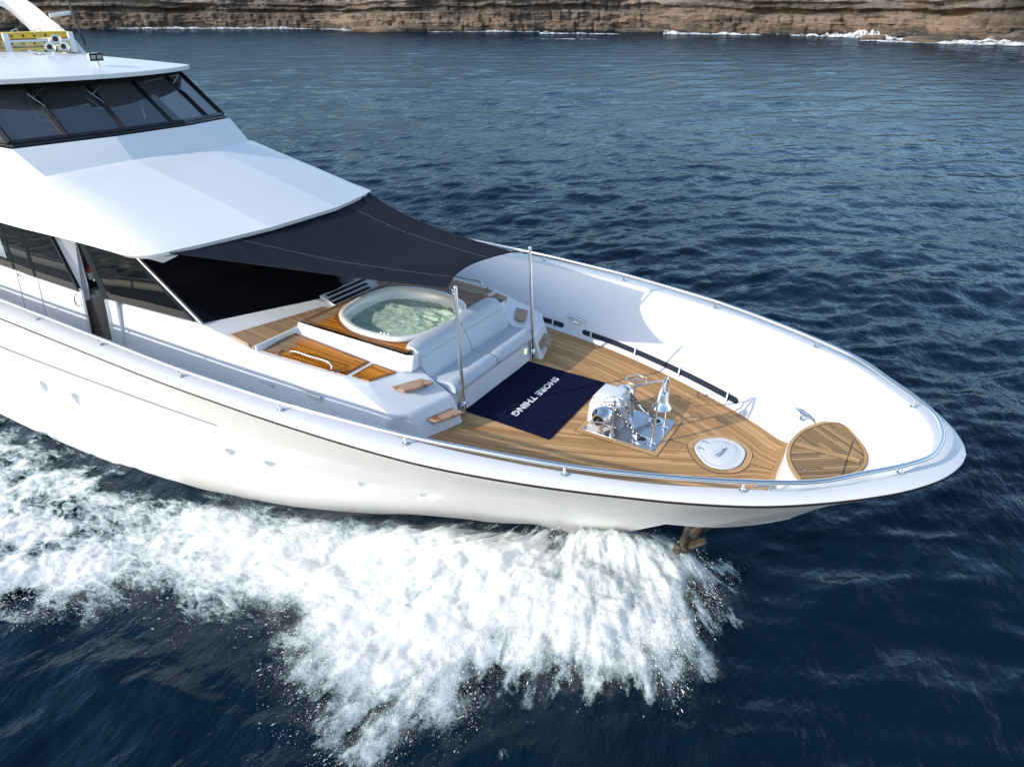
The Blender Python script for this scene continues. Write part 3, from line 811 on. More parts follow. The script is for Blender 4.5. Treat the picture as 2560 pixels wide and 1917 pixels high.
# dark steel rub strip below the gunwale with screw heads
def strip_of(C, name, m, h=.045, out=.016, parent=None, sl=slice(None)):
    C = C[sl]
    t = np.gradient(C, axis=0); n = np.stack([-t[:, 1], t[:, 0], np.zeros(len(t))], 1); n /= np.linalg.norm(n, axis=1)[:, None] + 1e-9
    if (n[len(n) // 2][1]) < 0: n = -n
    o = C + n * out
    Gs = np.stack([C + [0, 0, -h / 2], o + [0, 0, -h / 2], o + [0, 0, h / 2], C + [0, 0, h / 2]], 1)
    return Gs
sc = LC['lo'] * .25 + up1 * .75; sc[:, 2] = 3.487
Gs = strip_of(sc, '', None, h=.028)
full = np.concatenate([mir(Gs)[::-1], Gs], 0)
bs = grid('rub_strip', full, MT['strip'], hull, angle=30, flip=True)
scr = MB()
Lx = np.r_[0, np.cumsum(np.linalg.norm(np.diff(sc, axis=0), axis=1))]
for d in np.arange(.3, 15, .24):
    q = np.array([np.interp(d, Lx, sc[:, i]) for i in range(3)]); q2 = np.array([np.interp(d + .05, Lx, sc[:, i]) for i in range(3)])
    t = q2 - q; t /= np.linalg.norm(t); n = np.array([-t[1], t[0], 0]); n = n if n[1] > 0 else -n
    if d < 12:
        v = (q + n * .017) * [1, -1, 1]
        sc1 = MB().lathe([(.009, 0), (.009, .004)], v, n * [1, -1, 0], 6).build('screw', MT['steel'], hull)
kl = LC['kn'] + [0, 0, .05]
k0 = int(np.argmin(np.abs(LC['kn'][:, 0] + 9.0)))
Gs = strip_of(kl + [0, .05, 0], '', None, h=.045, out=.035)[k0:]
for s in (1, -1):
    grid('lower_rub_strip', Gs if s > 0 else mir(Gs), MT['sill'], hull, angle=30, flip=s > 0)

# bulwark liner, from the deck edge up to the gunwale
DE = [(-34, 3.1, 2.5), (-12, 3.10, 2.5), (-8, 2.9, 2.5), (-6.47, 2.70, 2.5), (-5.72, 2.60, 2.5), (-4.78, 2.42, 2.5), (-4.12, 2.23, 2.5), (-3.02, 1.82, 2.5), (-1.97, 1.33, 2.5), (-1.46, 1.04, 2.5), (-1.05, .78, 2.5), (-.88, .80, 2.62), (-.66, .80, 2.86), (-.38, .90, 2.955), (-.14, .62, 2.965), (.04, .32, 2.965), (.10, .10, 2.965), (.11, 0, 2.965)]
de = resamp(catmull(DE[::-1], 900), ts)
LN = []
for i in range(ICONN):
    d = de[i]; c = ci_[i]
    def at_(f, z, o=0): 
        q = d * (1 - f) + c * f; q = q.copy(); q[2] = d[2] + (3.53 - d[2]) * z; return q
    LN.append([d + [0, 0, -.06], d, at_(.02, .035), at_(.085, .06), at_(.11, .17), at_(.19, .26), at_(.34, .40), at_(.55, .58), at_(.78, .79), at_(.93, .93), at_(.985, .98), c + [0, 0, -.012], c])
LN = np.array(LN)
for s in (1, -1):
    grid('bulwark', LN if s > 0 else mir(LN), MT['inner'], Y_, angle=70, flip=s < 0)
# freeing ports: sheets painted with the dark seen through the slots, white dividers
def at_x(C, x):
    o = np.argsort(C[:, 0]); return np.array([np.interp(x, C[o, 0], C[o, i]) for i in range(3)])
def slot(x0, x1, divs, s):
    xs = x0 + (x1 - x0) * .5 * (1 - np.cos(np.linspace(0, math.pi, 40)))
    V = []; 
    for kx, x in enumerate(xs):
        a = at_x(LN[:, 3], x); b = at_x(LN[:, 4], x)
        e = min(1, min(x - x0, x1 - x) / .055); e = math.sqrt(max(.01, 1 - (1 - e) ** 2))
        m_ = (a + b) / 2; a = m_ + (a - m_) * .92 * e; b = m_ + (b - m_) * .92 * e
        off = np.array([0, -.010, .006])
        V.append([a + off, b + off])
    G = np.array(V)
    o = grid('freeing_port', G if s > 0 else mir(G), MT['slot'], bul[s], flip=s < 0)
    for x in divs:
        a = at_x(LN[:, 3], x); b = at_x(LN[:, 4], x); dd = at_x(LN[:, 1], x)
        t = at_x(LN[:, 3], x + .1) - at_x(LN[:, 3], x - .1); t /= np.linalg.norm(t); t *= .014
        q = [dd + [0, .02, .02], a + [0, 0, -.01], b + [0, .01, .03], b + [0, -.04, .015]]
        V2 = [v - t for v in q] + [v + t for v in q]
        V2 = np.array(V2) if s > 0 else mir(V2)
        mesh('divider', V2, [[3, 2, 1, 0], [4, 5, 6, 7], [0, 1, 5, 4], [1, 2, 6, 5], [2, 3, 7, 6], [3, 0, 4, 7]], MT['white'], bul[s])
bul = {1: [o for o in Y_.children if o.name.startswith('bulwark')][0], -1: [o for o in Y_.children if o.name.startswith('bulwark')][1]}
for s in (1, -1):
    slot(-6.95, -5.88, [-6.15], s)
    slot(-5.42, -1.93, [-5.2, -4.14, -3.14, -2.14], s)

# handrail on stanchions
RL = [(.86, 0), (.85, .16), (.76, .54), (.52, .90), (.10, 1.36), (-.32, 1.80), (-1.03, 2.23), (-2.0, 2.68), (-2.92, 3.02), (-4.0, 3.29), (-4.95, 3.49), (-6, 3.63), (-6.92, 3.73), (-8, 3.79), (-9, 3.83), (-11, 3.82), (-13.5, 3.80), (-34, 3.75)]
rc = catmull([(a, b, 3.668) for a, b in RL], 260)
rail = MB().tube(np.concatenate([mir(rc)[::-1], rc[1:]], 0), .030, 12).build('handrail', MT['steel'], Y_, True, 60)
st_m = None
for s in (-1, 1):
    for x, y in ((.48, .905), (-1.03, 2.23), (-2.92, 3.02), (-4.95, 3.49), (-6.95, 3.735), (-9, 3.83), (-11.1, 3.82), (-13.1, 3.80), (-15.1, 3.79)):
        if st_m is None:
            b = MB().lathe([(.042, 0), (.042, .006), (.022, .012), (.019, .03), (.019, .125)], (0, 0, 0), n=14)
            st_m = b.build('stanchion', MT['steel'], None, True, 40); st_m.parent = rail; q = st_m
        else:
            q = st_m.copy(); S.collection.objects.link(q); q.parent = rail
        q.location = Vector((x, s * y, 3.548)) - wloc(rail)

# foredeck
xs = np.r_[np.linspace(-34, -8, 30)[:-1], np.linspace(-8, -.93, 110)]
cs = np.linspace(-1, 1, 41)
Gd = np.zeros((len(xs), 41, 3)); uvd = np.zeros((len(xs), 41, 2))
for i, x in enumerate(xs):
    yd = at_x(de, x)[1] if x < -1.06 else .78
    sl = (at_x(de, min(x, -1.1) + .02)[1] - at_x(de, min(x, -1.1) - .02)[1]) / .04
    for j, c in enumerate(cs):
        y = c * (yd + .05); Gd[i, j] = (x, y, 2.5)
        uvd[i, j] = (x, (yd - abs(y)) / math.sqrt(1 + sl * sl) + .1)
deck = grid('foredeck', Gd, MT['teak'], Y_, uv=uvd, flip=False)
def sheet(name, poly, z, m, parent, t=.012, rotuv=0.0, label=None):
    P = np.asarray(poly, float); k = len(P)
    zz = z if not np.isscalar(z) else np.full(k, z)
    V = np.r_[np.c_[P, zz], np.c_[P, np.asarray(zz) - t]]
    F = [list(range(k)), [k + i for i in range(k)][::-1]] + [[i, k + i, k + (i + 1) % k, (i + 1) % k] for i in range(k)]
    c, s_ = math.cos(rotuv), math.sin(rotuv)
    uv = np.stack([V[:, 0] * c + V[:, 1] * s_, -V[:, 0] * s_ + V[:, 1] * c], 1)
    ar = 0.5 * np.sum(P[:, 0] * np.roll(P[:, 1], -1) - np.roll(P[:, 0], -1) * P[:, 1])
    if ar < 0: F = [f[::-1] for f in F]
    return mesh(name, V, F, m, parent, uv=uv, label=label)
def ring(name, inner, outer, z, m, parent, t=.01):
    a = np.asarray(inner, float); b = np.asarray(outer, float); k = len(a)
    za, zb = (z, z) if np.isscalar(z) else z
    za = np.zeros(k) + za; zb = np.zeros(k) + zb
    V = np.r_[np.c_[a, za], np.c_[b, zb], np.c_[b, zb - t], np.c_[a, za - t]]
    F = []
    for i in range(k):
        j = (i + 1) % k
        F += [[i, k + i, k + j, j], [k + i, 2 * k + i, 2 * k + j, k + j], [3 * k + i, i, j, 3 * k + j]]
    L = np.r_[0, np.cumsum(np.linalg.norm(np.diff(b, axis=0), axis=1))]
    uv = np.r_[np.c_[L, L * 0 + .1], np.c_[L, L * 0 + .6], np.c_[L, L * 0 + .6], np.c_[L, L * 0 + .1]]
    ar = 0.5 * np.sum(b[:, 0] * np.roll(b[:, 1], -1) - np.roll(b[:, 0], -1) * b[:, 1])
    if ar < 0: F = [f[::-1] for f in F]
    return mesh(name, V, F, m, parent, uv=uv)
def offs(P, d):
    P = np.asarray(P, float); k = len(P)
    t = np.roll(P, -1, 0) - np.roll(P, 1, 0); n = np.stack([t[:, 1], -t[:, 0]], 1); n /= np.linalg.norm(n, axis=1)[:, None]
    ar = 0.5 * np.sum(P[:, 0] * np.roll(P[:, 1], -1) - np.roll(P[:, 0], -1) * P[:, 1])
    return P + n * d * (1 if ar > 0 else -1)
# deck hatch
hp = catmull([(-2.17, -.12), (-2.16, .06), (-2.06, .20), (-1.86, .34), (-1.62, .31), (-1.47, .16), (-1.43, -.06), (-1.46, -.30), (-1.60, -.46), (-1.82, -.50), (-2.03, -.34)], 60, True)
hp = np.c_[hp[:, 0], hp[:, 1] + .04]
ring('margin_board', offs(hp, .012), offs(hp, .095), 2.508, MT['margin'], deck)
seam = offs(hp, .10)
ring('seam', offs(hp, .095), offs(hp, .103), 2.506, MT['rubber'], deck)
ring('seam', offs(hp, .0), offs(hp, .012), 2.506, MT['rubber'], deck)
hb = MB()
for r_, z0, z1 in ((1.0, 2.50, 2.522), (.80, 2.522, 2.5255), (.62, 2.5255, 2.529)):
    c0 = hp.mean(0); hb.prism(c0 + (hp - c0) * r_, z0, z1, .02)
hatch = hb.build('deck_hatch', MT['white'], Y_, bevel=.006)
MB().tube([(-1.80, -.19, 2.535), (-1.79, -.14, 2.552), (-1.78, -.04, 2.555), (-1.77, .04, 2.552), (-1.76, .07, 2.535)], [.026, .018, .012, .018, .026], 8).build('hatch_handle', MT['steel'], hatch, True)
for y in (-.10, .10): MB().box((-2.06, y, 2.53), (.09, .02, .012)).box((-2.09, y, 2.532), (.02, .045, .014)).build('hinge', MT['steel'], hatch)
# king planks, margin round the windlass plate, and cross piece at the forward end
PL = np.array([(-3.85, -.53), (-2.66, -.53), (-2.66, .47), (-3.85, .47)])
def rect_ring(P, d0, d1):
    c = P.mean(0); h = np.abs(P - c).max(0)
    f = lambda d: np.array([(c[0] - h[0] - d, c[1] - h[1] - d), (c[0] + h[0] + d, c[1] - h[1] - d), (c[0] + h[0] + d, c[1] + h[1] + d), (c[0] - h[0] - d, c[1] + h[1] + d)])
    return f(d0), f(d1)
ring('margin_board', *rect_ring(PL, .0, .085), 2.507, MT['margin'], deck)
ring('seam', *rect_ring(PL, .085, .093), 2.505, MT['rubber'], deck)
def kplank(x0, x1, w=.065):
    sheet('seam', [(x0, -w - .008), (x1, -w - .008), (x1, w + .008), (x0, w + .008)], 2.504, MT['rubber'], deck, .003)
    sheet('king_plank', [(x0, -w), (x1, -w), (x1, w), (x0, w)], 2.5085, MT['margin'], deck, .004)
kplank(-2.56, -2.27); kplank(-1.33, -1.02)
sheet('margin_board', [(-1.01, -.79), (-.90, -.79), (-.90, .79), (-1.01, .79)], 2.507, MT['margin'], deck)
for s in (1, -1):
    e = np.array([at_x(de, x)[:2] for x in np.linspace(-8, -1.02, 60)]) * [1, s]
    i_ = e + np.array([-.0, -.05 * s])
    V = np.r_[np.c_[e, np.full(60, 2.506)], np.c_[i_, np.full(60, 2.506)]]
    F = [[j, j + 1, 60 + j + 1, 60 + j] if s < 0 else [j, 60 + j, 60 + j + 1, j + 1] for j in range(59)]
    mesh('margin_board', V, F, MT['margin'], deck, uv=V[:, :2] * [1, 0] + [0, .3])
for s in (1, -1):   # boards that frame the foot of the trunk
    V = np.array([(-5.56, 1.33 * s), (-5.86, 2.17 * s), (-5.78, 2.17 * s), (-5.47, 1.33 * s)])
    sheet('margin_board', V, 2.507, MT['margin'], deck)
    sheet('margin_board', [(-5.79, 1.25 * s), (-5.56, 1.33 * s), (-5.47, 1.33 * s), (-5.55, 1.18 * s), (-5.79, 1.16 * s)], 2.508, MT['margin'], deck)

# bow seat
BP = catmull([(-.36, 1.02), (-.56, .84), (-.76, .52), (-.86, .16), (-.875, -.16), (-.80, -.52), (-.62, -.84), (-.44, -1.02)], 40)
FP2 = catmull([(-.40, -1.02), (-.16, -.72), (.02, -.40), (.12, -.12), (.135, .1), (.08, .36), (-.06, .64), (-.32, 1.02)], 40)
so_ = np.concatenate([BP, FP2[1:-1]], 0)
c0 = so_.mean(0)
pb = MB(); k = len(so_)
lo_ = c0 + (so_ - c0) * 1.0; lo_[:, 0] -= np.clip(-(so_[:, 0] + .3), 0, 1) * .10
zlo = np.where((so_[:, 0] > -.30) | (np.abs(so_[:, 1]) > .78), 2.90, 2.5)
pb.add(np.r_[np.c_[lo_, zlo], np.c_[c0 + (so_ - c0) * 1.012, np.full(k, 2.90)], np.c_[c0 + (so_ - c0) * 1.02, np.full(k, 2.965)], np.c_[c0 + (so_ - c0) * 1.0, np.full(k, 2.985)]],
       [[r * k + (i + 1) % k, r * k + i, (r + 1) * k + i, (r + 1) * k + (i + 1) % k] for r in range(3) for i in range(k)] + [[3 * k + i for i in range(k)][::-1]])
seat = pb.build('bow_seat', MT['white'], Y_, True, 40)
for n_, pol in (('seat_planks', np.array([p for p in so_])),):
    pp = c0 + (so_ - c0) * .985
    cc = np.c_[pp, np.full(k, 3.0)]
    m_ = (BP[20] + np.array([0, 0]))
    # two halves with planks in a herringbone on the king plank
    for s in (1, -1):
        half = [p for p in pp if p[1] * s > 0]
        half.sort(key=lambda p: math.atan2((p[1]) * s - .4, p[0] + .35))
        half = [(-.86, 0.0)] + sorted([tuple(p) for p in half], key=lambda p: -math.atan2(p[1] * s - .0, p[0] + .37)) + [(.125, 0.0)]
        sheet('seat_planks', half, 3.001, MT['teak_seat'], seat, .02, rotuv=-.62 * s)
ring('seat_margin', c0 + (so_ - c0) * .90, c0 + (so_ - c0) * .992, 3.006, MT['margin'], seat)
ring('seam', c0 + (so_ - c0) * .888, c0 + (so_ - c0) * .90, 3.0045, MT['rubber'], seat, .002)
sheet('king_plank', [(-.79, -.055), (.045, -.055), (.045, .055), (-.79, .055)], 3.0065, MT['margin'], seat)
sheet('seam', [(-.79, -.062), (.052, -.062), (.052, .062), (-.79, .062)], 3.0035, MT['rubber'], seat, .002)
sheet('lid_joint', [(-.115, -.82), (-.107, -.82), (-.107, .46), (-.115, .46)], 3.0085, MT['rubber'], seat, .002)
MB().lathe([(.016, 0), (.016, .012), (.008, .018)], (-.55, -.62, 3.0), n=10).build('button', MT['steel'], seat, True)
MB().lathe([(.014, 0), (.014, .006)], (-.42, .72, 3.0), n=10).build('button', MT['rubber'], seat, True)

# cleats on the bulwark
def cleat(x, y, z, rz, tilt):
    R = Matrix.Rotation(rz, 3, 'Z') @ Matrix.Rotation(tilt, 3, 'X')
    f = lambda P: (np.array(P) @ np.array(R).T) + [x, y, z]
    b = MB(); ax = np.array(R @ Vector((0, 0, 1)))
    b.lathe([(.085, -.01), (.085, .008), (.06, .014)], (x, y, z), ax, 20)
    b.lathe([(.035, 0), (.028, .05), (.034, .075)], f([[-.04, 0, 0]])[0], ax, 10)
    b.lathe([(.035, 0), (.028, .05), (.034, .075)], f([[.04, 0, 0]])[0], ax, 10)
    b.tube(f([[-.24, 0, .055], [-.16, 0, .085], [-.05, 0, .085], [.05, 0, .085], [.16, 0, .085], [.24, 0, .055]]), [.010, .02, .026, .026, .02, .010], 8)
    return b.build('cleat', MT['steel'], Y_, True, 50)
for s in (1, -1):
    p0 = at_x(LN[:, 5], -5.62); cleat(-5.62, s * (p0[1]), p0[2] + .01, -.12 * s, .75 * s)
    p0 = at_x(LN[:, 5], -.86) if False else np.array([-.84, 1.07, 2.86]); cleat(p0[0], s * p0[1], p0[2], -.75 * s, .6 * s)
# moulded mound beside the last freeing port
MB().lathe([(.0, .0), (.16, .002), (.2, -.03)], (-1.6, 1.30, 2.66), (0, -.75, .6), 24).build('fairlead_moulding', MT['white'], bul[1], True)

# ---------------------------------------------------------------- trunk with steps, walkways and tub platform
TR = MT['white']
def quadmesh(name, V, F, m, parent, bev=.03, seg=3, label=None, ang=60):
    o = mesh(name, V, F, m, parent, True, ang, label=label)
    if bev:
        b = o.modifiers.new('bevel', 'BEVEL'); b.width = bev; b.segments = seg; b.limit_method = 'ANGLE'; b.angle_limit = math.radians(14)
        w = o.modifiers.new('wn', 'WEIGHTED_NORMAL'); w.keep_sharp = True
    return o
def fixn(o):
    bm = bmesh.new(); bm.from_mesh(o.data); bmesh.ops.remove_doubles(bm, verts=bm.verts, dist=1e-4); bmesh.ops.recalc_face_normals(bm, faces=bm.faces); bm.to_mesh(o.data); bm.free(); return o
V = []; F = []
for s in (1, -1):
    b0 = len(V)
    V += [(-5.60, 1.32 * s, 2.47), (-5.87, 2.14 * s, 2.47), (-6.35, 2.50 * s, 2.47), (-12.5, 2.80 * s, 2.47),          # 0-3 foot
          (-5.80, 1.30 * s, 2.95), (-6.02, 2.10 * s, 2.93),                                                        # 4,5 bend
          (-6.60, 1.26 * s, 3.26), (-6.86, 2.12 * s, 3.23), (-7.25, 2.26 * s, 3.28), (-9.05, 2.42 * s, 3.32), (-10.45, 2.36 * s, 3.50), (-12.5, 2.62 * s, 3.60),   # 6-11 top outer edge
          (-9.05, 1.25 * s, 3.32), (-10.9, 1.25 * s, 3.5),                                                        # 12,13 inner
          (-6.60, 1.26 * s, 2.47), (-5.80, 1.24 * s, 2.47), (-6.2, 2.36 * s, 2.95)]                                  # 14,15,16
    f = [[0, 1, 5, 4], [4, 5, 7, 6], [1, 2, 5], [2, 16, 5], [2, 3, 11, 10], [2, 10, 9], [2, 9, 8], [2, 8, 16], [16, 8, 7], [16, 7, 5], [6, 7, 8], [6, 8, 9, 12], [12, 9, 10, 13], [13, 10, 11],
         [0, 4, 15], [4, 6, 14, 15]]
    F += [[b0 + i for i in q] for q in f]
a, b_ = 0, 17
V += []
F += [[12, 29, 30, 13], [14, 6, 23, 31]]
trunk = fixn(quadmesh('trunk', V, F, TR, Y_, .05, 4))

def tzf(P):
    P = np.asarray(P, float)
    return np.interp(-P[:, 0], [6.60, 6.86, 7.25, 9.05], [3.262, 3.262, 3.292, 3.332])
def teak_panel(name, P, z, m, parent, mw=.05, md=None, rot=0.0, t=.012):
    P = np.array(P, float)
    o = sheet(name, P, z, m, parent, t, rotuv=rot)
    def inset(P, d):
        k = len(P); out = []
        ar = 0.5 * np.sum(P[:, 0] * np.roll(P[:, 1], -1) - np.roll(P[:, 0], -1) * P[:, 1]); sg = 1 if ar > 0 else -1
        for i in range(k):
            e1 = P[i] - P[i - 1]; e2 = P[(i + 1) % k] - P[i]
            e1 = e1 / np.linalg.norm(e1); e2 = e2 / np.linalg.norm(e2)
            n1 = np.array([-e1[1], e1[0]]) * sg; n2 = np.array([-e2[1], e2[0]]) * sg
            den = 1 + n1 @ n2
            out.append(P[i] + (n1 + n2) / max(den, .25) * d)
        return np.array(out)
    if mw:
        I_ = inset(P, mw)
        zz_ = (z + .003) if np.isscalar(z) else (tzf(I_) + .003, tzf(P) + .003)
        ring('panel_margin', I_, P, zz_, md or MT['margin_dk'], o, .006)
    return o
zP = 3.306
for s in (-1, 1):
    wet = MT['teak_wet'] if s < 0 else MT['teak_dry']
    md = MT['margin_dk'] if s < 0 else MT['margin']
    ys = lambda P: [(x, y * s) for x, y in P]
    tilt = lambda P: [3.300 + .0 * x for x, y in P]
    A1 = ys([(-9.02, 2.30), (-9.14, 1.50), (-7.26, 1.62), (-7.27, 2.17)])
    o = teak_panel('walkway_panel', A1, tzf(A1), wet, trunk, .045, md, 0.02 * s, .04)
    A2 = ys([(-7.17, 2.13), (-7.17, 1.63), (-6.69, 1.62), (-6.86, 2.07)])
    o = teak_panel('walkway_panel', A2, tzf(A2), wet, trunk, .035, md, 0.02 * s, .06)
    # triangular panel behind
    teak_panel('side_panel', ys([(-9.16, 2.36), (-9.80, 2.30), (-9.34, .52), (-9.20, .46)]) if s < 0 else ys([(-9.16, 2.36), (-9.80, 2.30), (-9.36, .98), (-9.20, .92)]), np.array([3.398, 3.452, 3.447, 3.398]), MT['teak_dry'], trunk, 0, MT['margin'], 0.0, .09)
    # grab rail with eye plates
    gr = MB().tube(catmull(ys([(-8.50, 2.19), (-8.48, 2.17), (-8.42, 2.165), (-8.0, 2.165), (-7.62, 2.165), (-7.56, 2.17), (-7.54, 2.19)]).__class__([(x, y, z) for (x, y), z in zip(ys([(-8.50, 2.19), (-8.48, 2.17), (-8.42, 2.165), (-8.0, 2.165), (-7.62, 2.165), (-7.56, 2.17), (-7.54, 2.19)]), (3.33, 3.39, 3.42, 3.42, 3.42, 3.39, 3.33))]), 40), .014, 10)
    gr.build('grab_rail', MT['steel'], trunk, True)
    for x in (-8.72, -7.40):
        MB().box((x, 2.20 * s, 3.332), (.05, .11, .008)).lathe([(.028, 0), (.028, .008)], (x, 2.14 * s, 3.328), n=12).build('eye_plate', MT['sill'], trunk)
        MB().lathe([(.010, 0), (.010, .003)], (x, 2.14 * s, 3.3365), n=8).build('eye_hole', MT['rubber'], trunk)
    # small flush lockers in the trunk side
    for x, z in ((-8.75, 2.80), (-7.72, 2.86)):
        y_ = np.interp(-x, [6.35, 12.5], [2.50, 2.80]) - (z - 2.47) * .265
        R_ = np.array(Matrix.Rotation(.26 * -s, 3, 'X'))
        MB().box((x, s * (y_ + .0), z), (.30, .012, .20), R_).build('locker_door', MT['white'], trunk, bevel=.003)
        MB().box((x, s * (y_ - .0045), z), (.318, .012, .218), R_).build('locker_gasket', MT['grey'], trunk)
# low coaming between the side panels and the tub platform
MB().box((-9.115, 0, 3.36), (.055, 4.72, .12)).build('coaming', TR, trunk, bevel=.018)
# platform for the tub
PF = [(-9.10, -1.40), (-6.62, -1.44), (-6.50, -1.38), (-6.50, 1.38), (-6.62, 1.44), (-9.10, 1.40)]
plat = MB()
P_ = np.array(PF); k = len(P_)
plat.add(np.r_[np.c_[P_ * [1, 1.06], np.full(k, 3.24)], np.c_[P_, np.full(k, 3.50)]], [[i, (i + 1) % k, k + (i + 1) % k, k + i] for i in range(k)])
platform = plat.build('tub_platform', TR, Y_)
TUB = catmull([(-8.68, -.80), (-8.86, -.30), (-8.88, .30), (-8.66, .74), (-8.10, .98), (-7.50, .98), (-6.98, .76), (-6.72, .35), (-6.66, -.10), (-6.74, -.72), (-7.02, -1.12), (-7.5, -1.22), (-8.05, -1.18)], 96, True)
TUB = TUB * [1, 1]
tc = TUB.mean(0)
def cut_sheet(name, outer, inner, z, m, parent, rot=0):
    """teak round the tub: strips from the tub outline out to the platform edge"""
    inner = np.asarray(inner); outp = []
    O = np.asarray(outer, float)
    for p in inner:
        d = p - tc; best = 1e9
        for i in range(len(O)):
            a = O[i]; e = O[(i + 1) % len(O)] - a
            den = d[0] * e[1] - d[1] * e[0]
            if abs(den) < 1e-9: continue
            t = ((a[0] - tc[0]) * e[1] - (a[1] - tc[1]) * e[0]) / den
            u = ((a[0] - tc[0]) * d[1] - (a[1] - tc[1]) * d[0]) / den
            if t > 0 and -1e-6 <= u <= 1 + 1e-6: best = min(best, t)
        outp.append(tc + d * best)
    outp = np.array(outp)
    pts = [inner, inner + (outp - inner) * .5, outp]
    k = len(inner); V = np.concatenate([np.c_[q, np.full(k, z)] for q in pts])
    # snap the nearest ray ends to the corners
    for cpt in O:
        j = np.argmin(np.linalg.norm(outp - cpt, axis=1)); V[2 * k + j, :2] = cpt
    F = [[r * k + i, (r + 1) * k + i, (r + 1) * k + (i + 1) % k, r * k + (i + 1) % k] for r in range(2) for i in range(k)]
    c, s_ = math.cos(rot), math.sin(rot)
    uv = np.stack([V[:, 0] * c + V[:, 1] * s_, -V[:, 0] * s_ + V[:, 1] * c], 1)
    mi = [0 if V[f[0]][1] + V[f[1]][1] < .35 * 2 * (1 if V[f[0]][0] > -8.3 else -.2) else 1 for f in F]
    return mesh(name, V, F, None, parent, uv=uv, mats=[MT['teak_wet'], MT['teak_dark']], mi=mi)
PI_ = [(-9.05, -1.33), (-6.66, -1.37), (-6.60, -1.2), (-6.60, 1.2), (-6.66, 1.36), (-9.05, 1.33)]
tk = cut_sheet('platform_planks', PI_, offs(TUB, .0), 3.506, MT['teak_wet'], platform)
ring('platform_margin', offs(TUB, .0), offs(TUB, .07), 3.511, MT['margin_dk'], platform, .004)
e0 = np.array(PI_); 
ring('platform_margin', np.array([(-8.99, -1.27), (-6.70, -1.31), (-6.66, -1.2), (-6.66, 1.2), (-6.70, 1.30), (-8.99, 1.27)]), e0, 3.5115, MT['margin_dk'], platform, .004)
# hot tub shell
tub = thing('hot_tub', (-7.75, -.1, 3.0), 'cream oval hot tub with bubbling green water, sunk in the wet teak platform', 'hot tub')
def lerp_ring(r, z, out=0): return np.c_[tc + (TUB - tc) * r, np.full(len(TUB), z)]
rings = [lerp_ring(1.0, 3.50), lerp_ring(1.005, 3.545), lerp_ring(.992, 3.572), lerp_ring(.93, 3.578), lerp_ring(.895, 3.565), lerp_ring(.87, 3.51), lerp_ring(.84, 3.35), lerp_ring(.80, 3.12), lerp_ring(.74, 2.9), lerp_ring(.4, 2.86)]
grid('shell', np.array(rings), MT['acrylic'], tub, flip=True, angle=60) if False else None
k = len(TUB); Vt = np.concatenate(rings); Ft = [[r * k + i, r * k + (i + 1) % k, (r + 1) * k + (i + 1) % k, (r + 1) * k + i] for r in range(len(rings) - 1) for i in range(k)]
sh = mesh('shell', Vt, Ft, MT['acrylic'], tub, True, 60)
gx = np.linspace(-.86, .86, 120)
U2, V2_ = np.meshgrid(gx, gx, indexing='ij'); rr = np.hypot(U2, V2_)
an = np.arctan2(V2_, U2)
mk = rr <= .86
ra = np.hypot(*(TUB - tc).T); ta = np.arctan2(*(TUB - tc).T[::-1]); o_ = np.argsort(ta)
Rb = np.interp(an, np.r_[ta[o_] - 2 * np.pi, ta[o_], ta[o_] + 2 * np.pi], np.tile(ra[o_], 3))
WX = tc[0] + U2 * Rb; WY = tc[1] + V2_ * Rb
bub = np.exp(-(((WX + 7.2) / .55) ** 2 + ((WY - .2) / .6) ** 2)) * .7 + .35
WZ = 3.36 + bub * (.05 * fbm(WX * 3, WY * 3, 4, 81) + .055 * (1 - np.abs(fbm(WX * 4, WY * 6, 4, 82)) * 2))
idx = -np.ones(rr.shape, int); cell = mk[:-1, :-1] & mk[1:, :-1] & mk[1:, 1:] & mk[:-1, 1:]
us = np.zeros(rr.shape, bool); us[:-1, :-1] |= cell; us[1:, :-1] |= cell; us[1:, 1:] |= cell; us[:-1, 1:] |= cell
idx[us] = np.arange(us.sum()); ci2, cj2 = np.nonzero(cell)
mesh('tub_water', np.stack([WX[us], WY[us], WZ[us]], 1), np.stack([idx[ci2, cj2], idx[ci2 + 1, cj2], idx[ci2 + 1, cj2 + 1], idx[ci2, cj2 + 1]], 1), MT['tubwater'], tub, True)
kb = MB()
for q in ((-7.40, -1.15), (-7.33, -1.14), (-7.26, -1.12)): MB().lathe([(.022, 0), (.022, .018), (.01, .024)], (q[0], q[1] + .03, 3.578), n=10).build('air_knob', MT['white'], tub, True)

# steps
def step(c4, z, s, lab=None):
    P = np.array([(x, y * s) for x, y in c4])
    o = MB().prism(P, z - .035, z).build('step_tread', MT['step'], Y_, bevel=.01)
    a = (P[0] + P[3]) / 2; b = (P[1] + P[2]) / 2; f = (P[3] + P[2]) / 2 - (P[0] + P[1]) / 2; f /= np.linalg.norm(f)
    for t in (.14, .86):
        q = a + (b - a) * t; w = (b - a) / np.linalg.norm(b - a) * .006
        V = []
        for e in (-1, 1):
            V += [np.r_[q - f * .10 + w * e, z - .035], np.r_[q + f * .10 + w * e, z - .035], np.r_[q + f * .09 + w * e, z - .06], np.r_[q - f * .05 + w * e, z - .17], np.r_[q - f * .10 + w * e, z - .17]]
        mesh('step_bracket', V, [[4, 3, 2, 1, 0], [5, 6, 7, 8, 9]] + [[i, (i + 1) % 5, 5 + (i + 1) % 5, 5 + i] for i in range(5)], MT['plate'], o)
for s in (-1, 1):
    step([(-6.56, 1.91), (-6.32, 1.44), (-6.07, 1.45), (-6.28, 1.91)], 3.165, s)
    step([(-5.97, 1.89), (-5.77, 1.41), (-5.51, 1.42), (-5.71, 1.89)], 2.775, s)

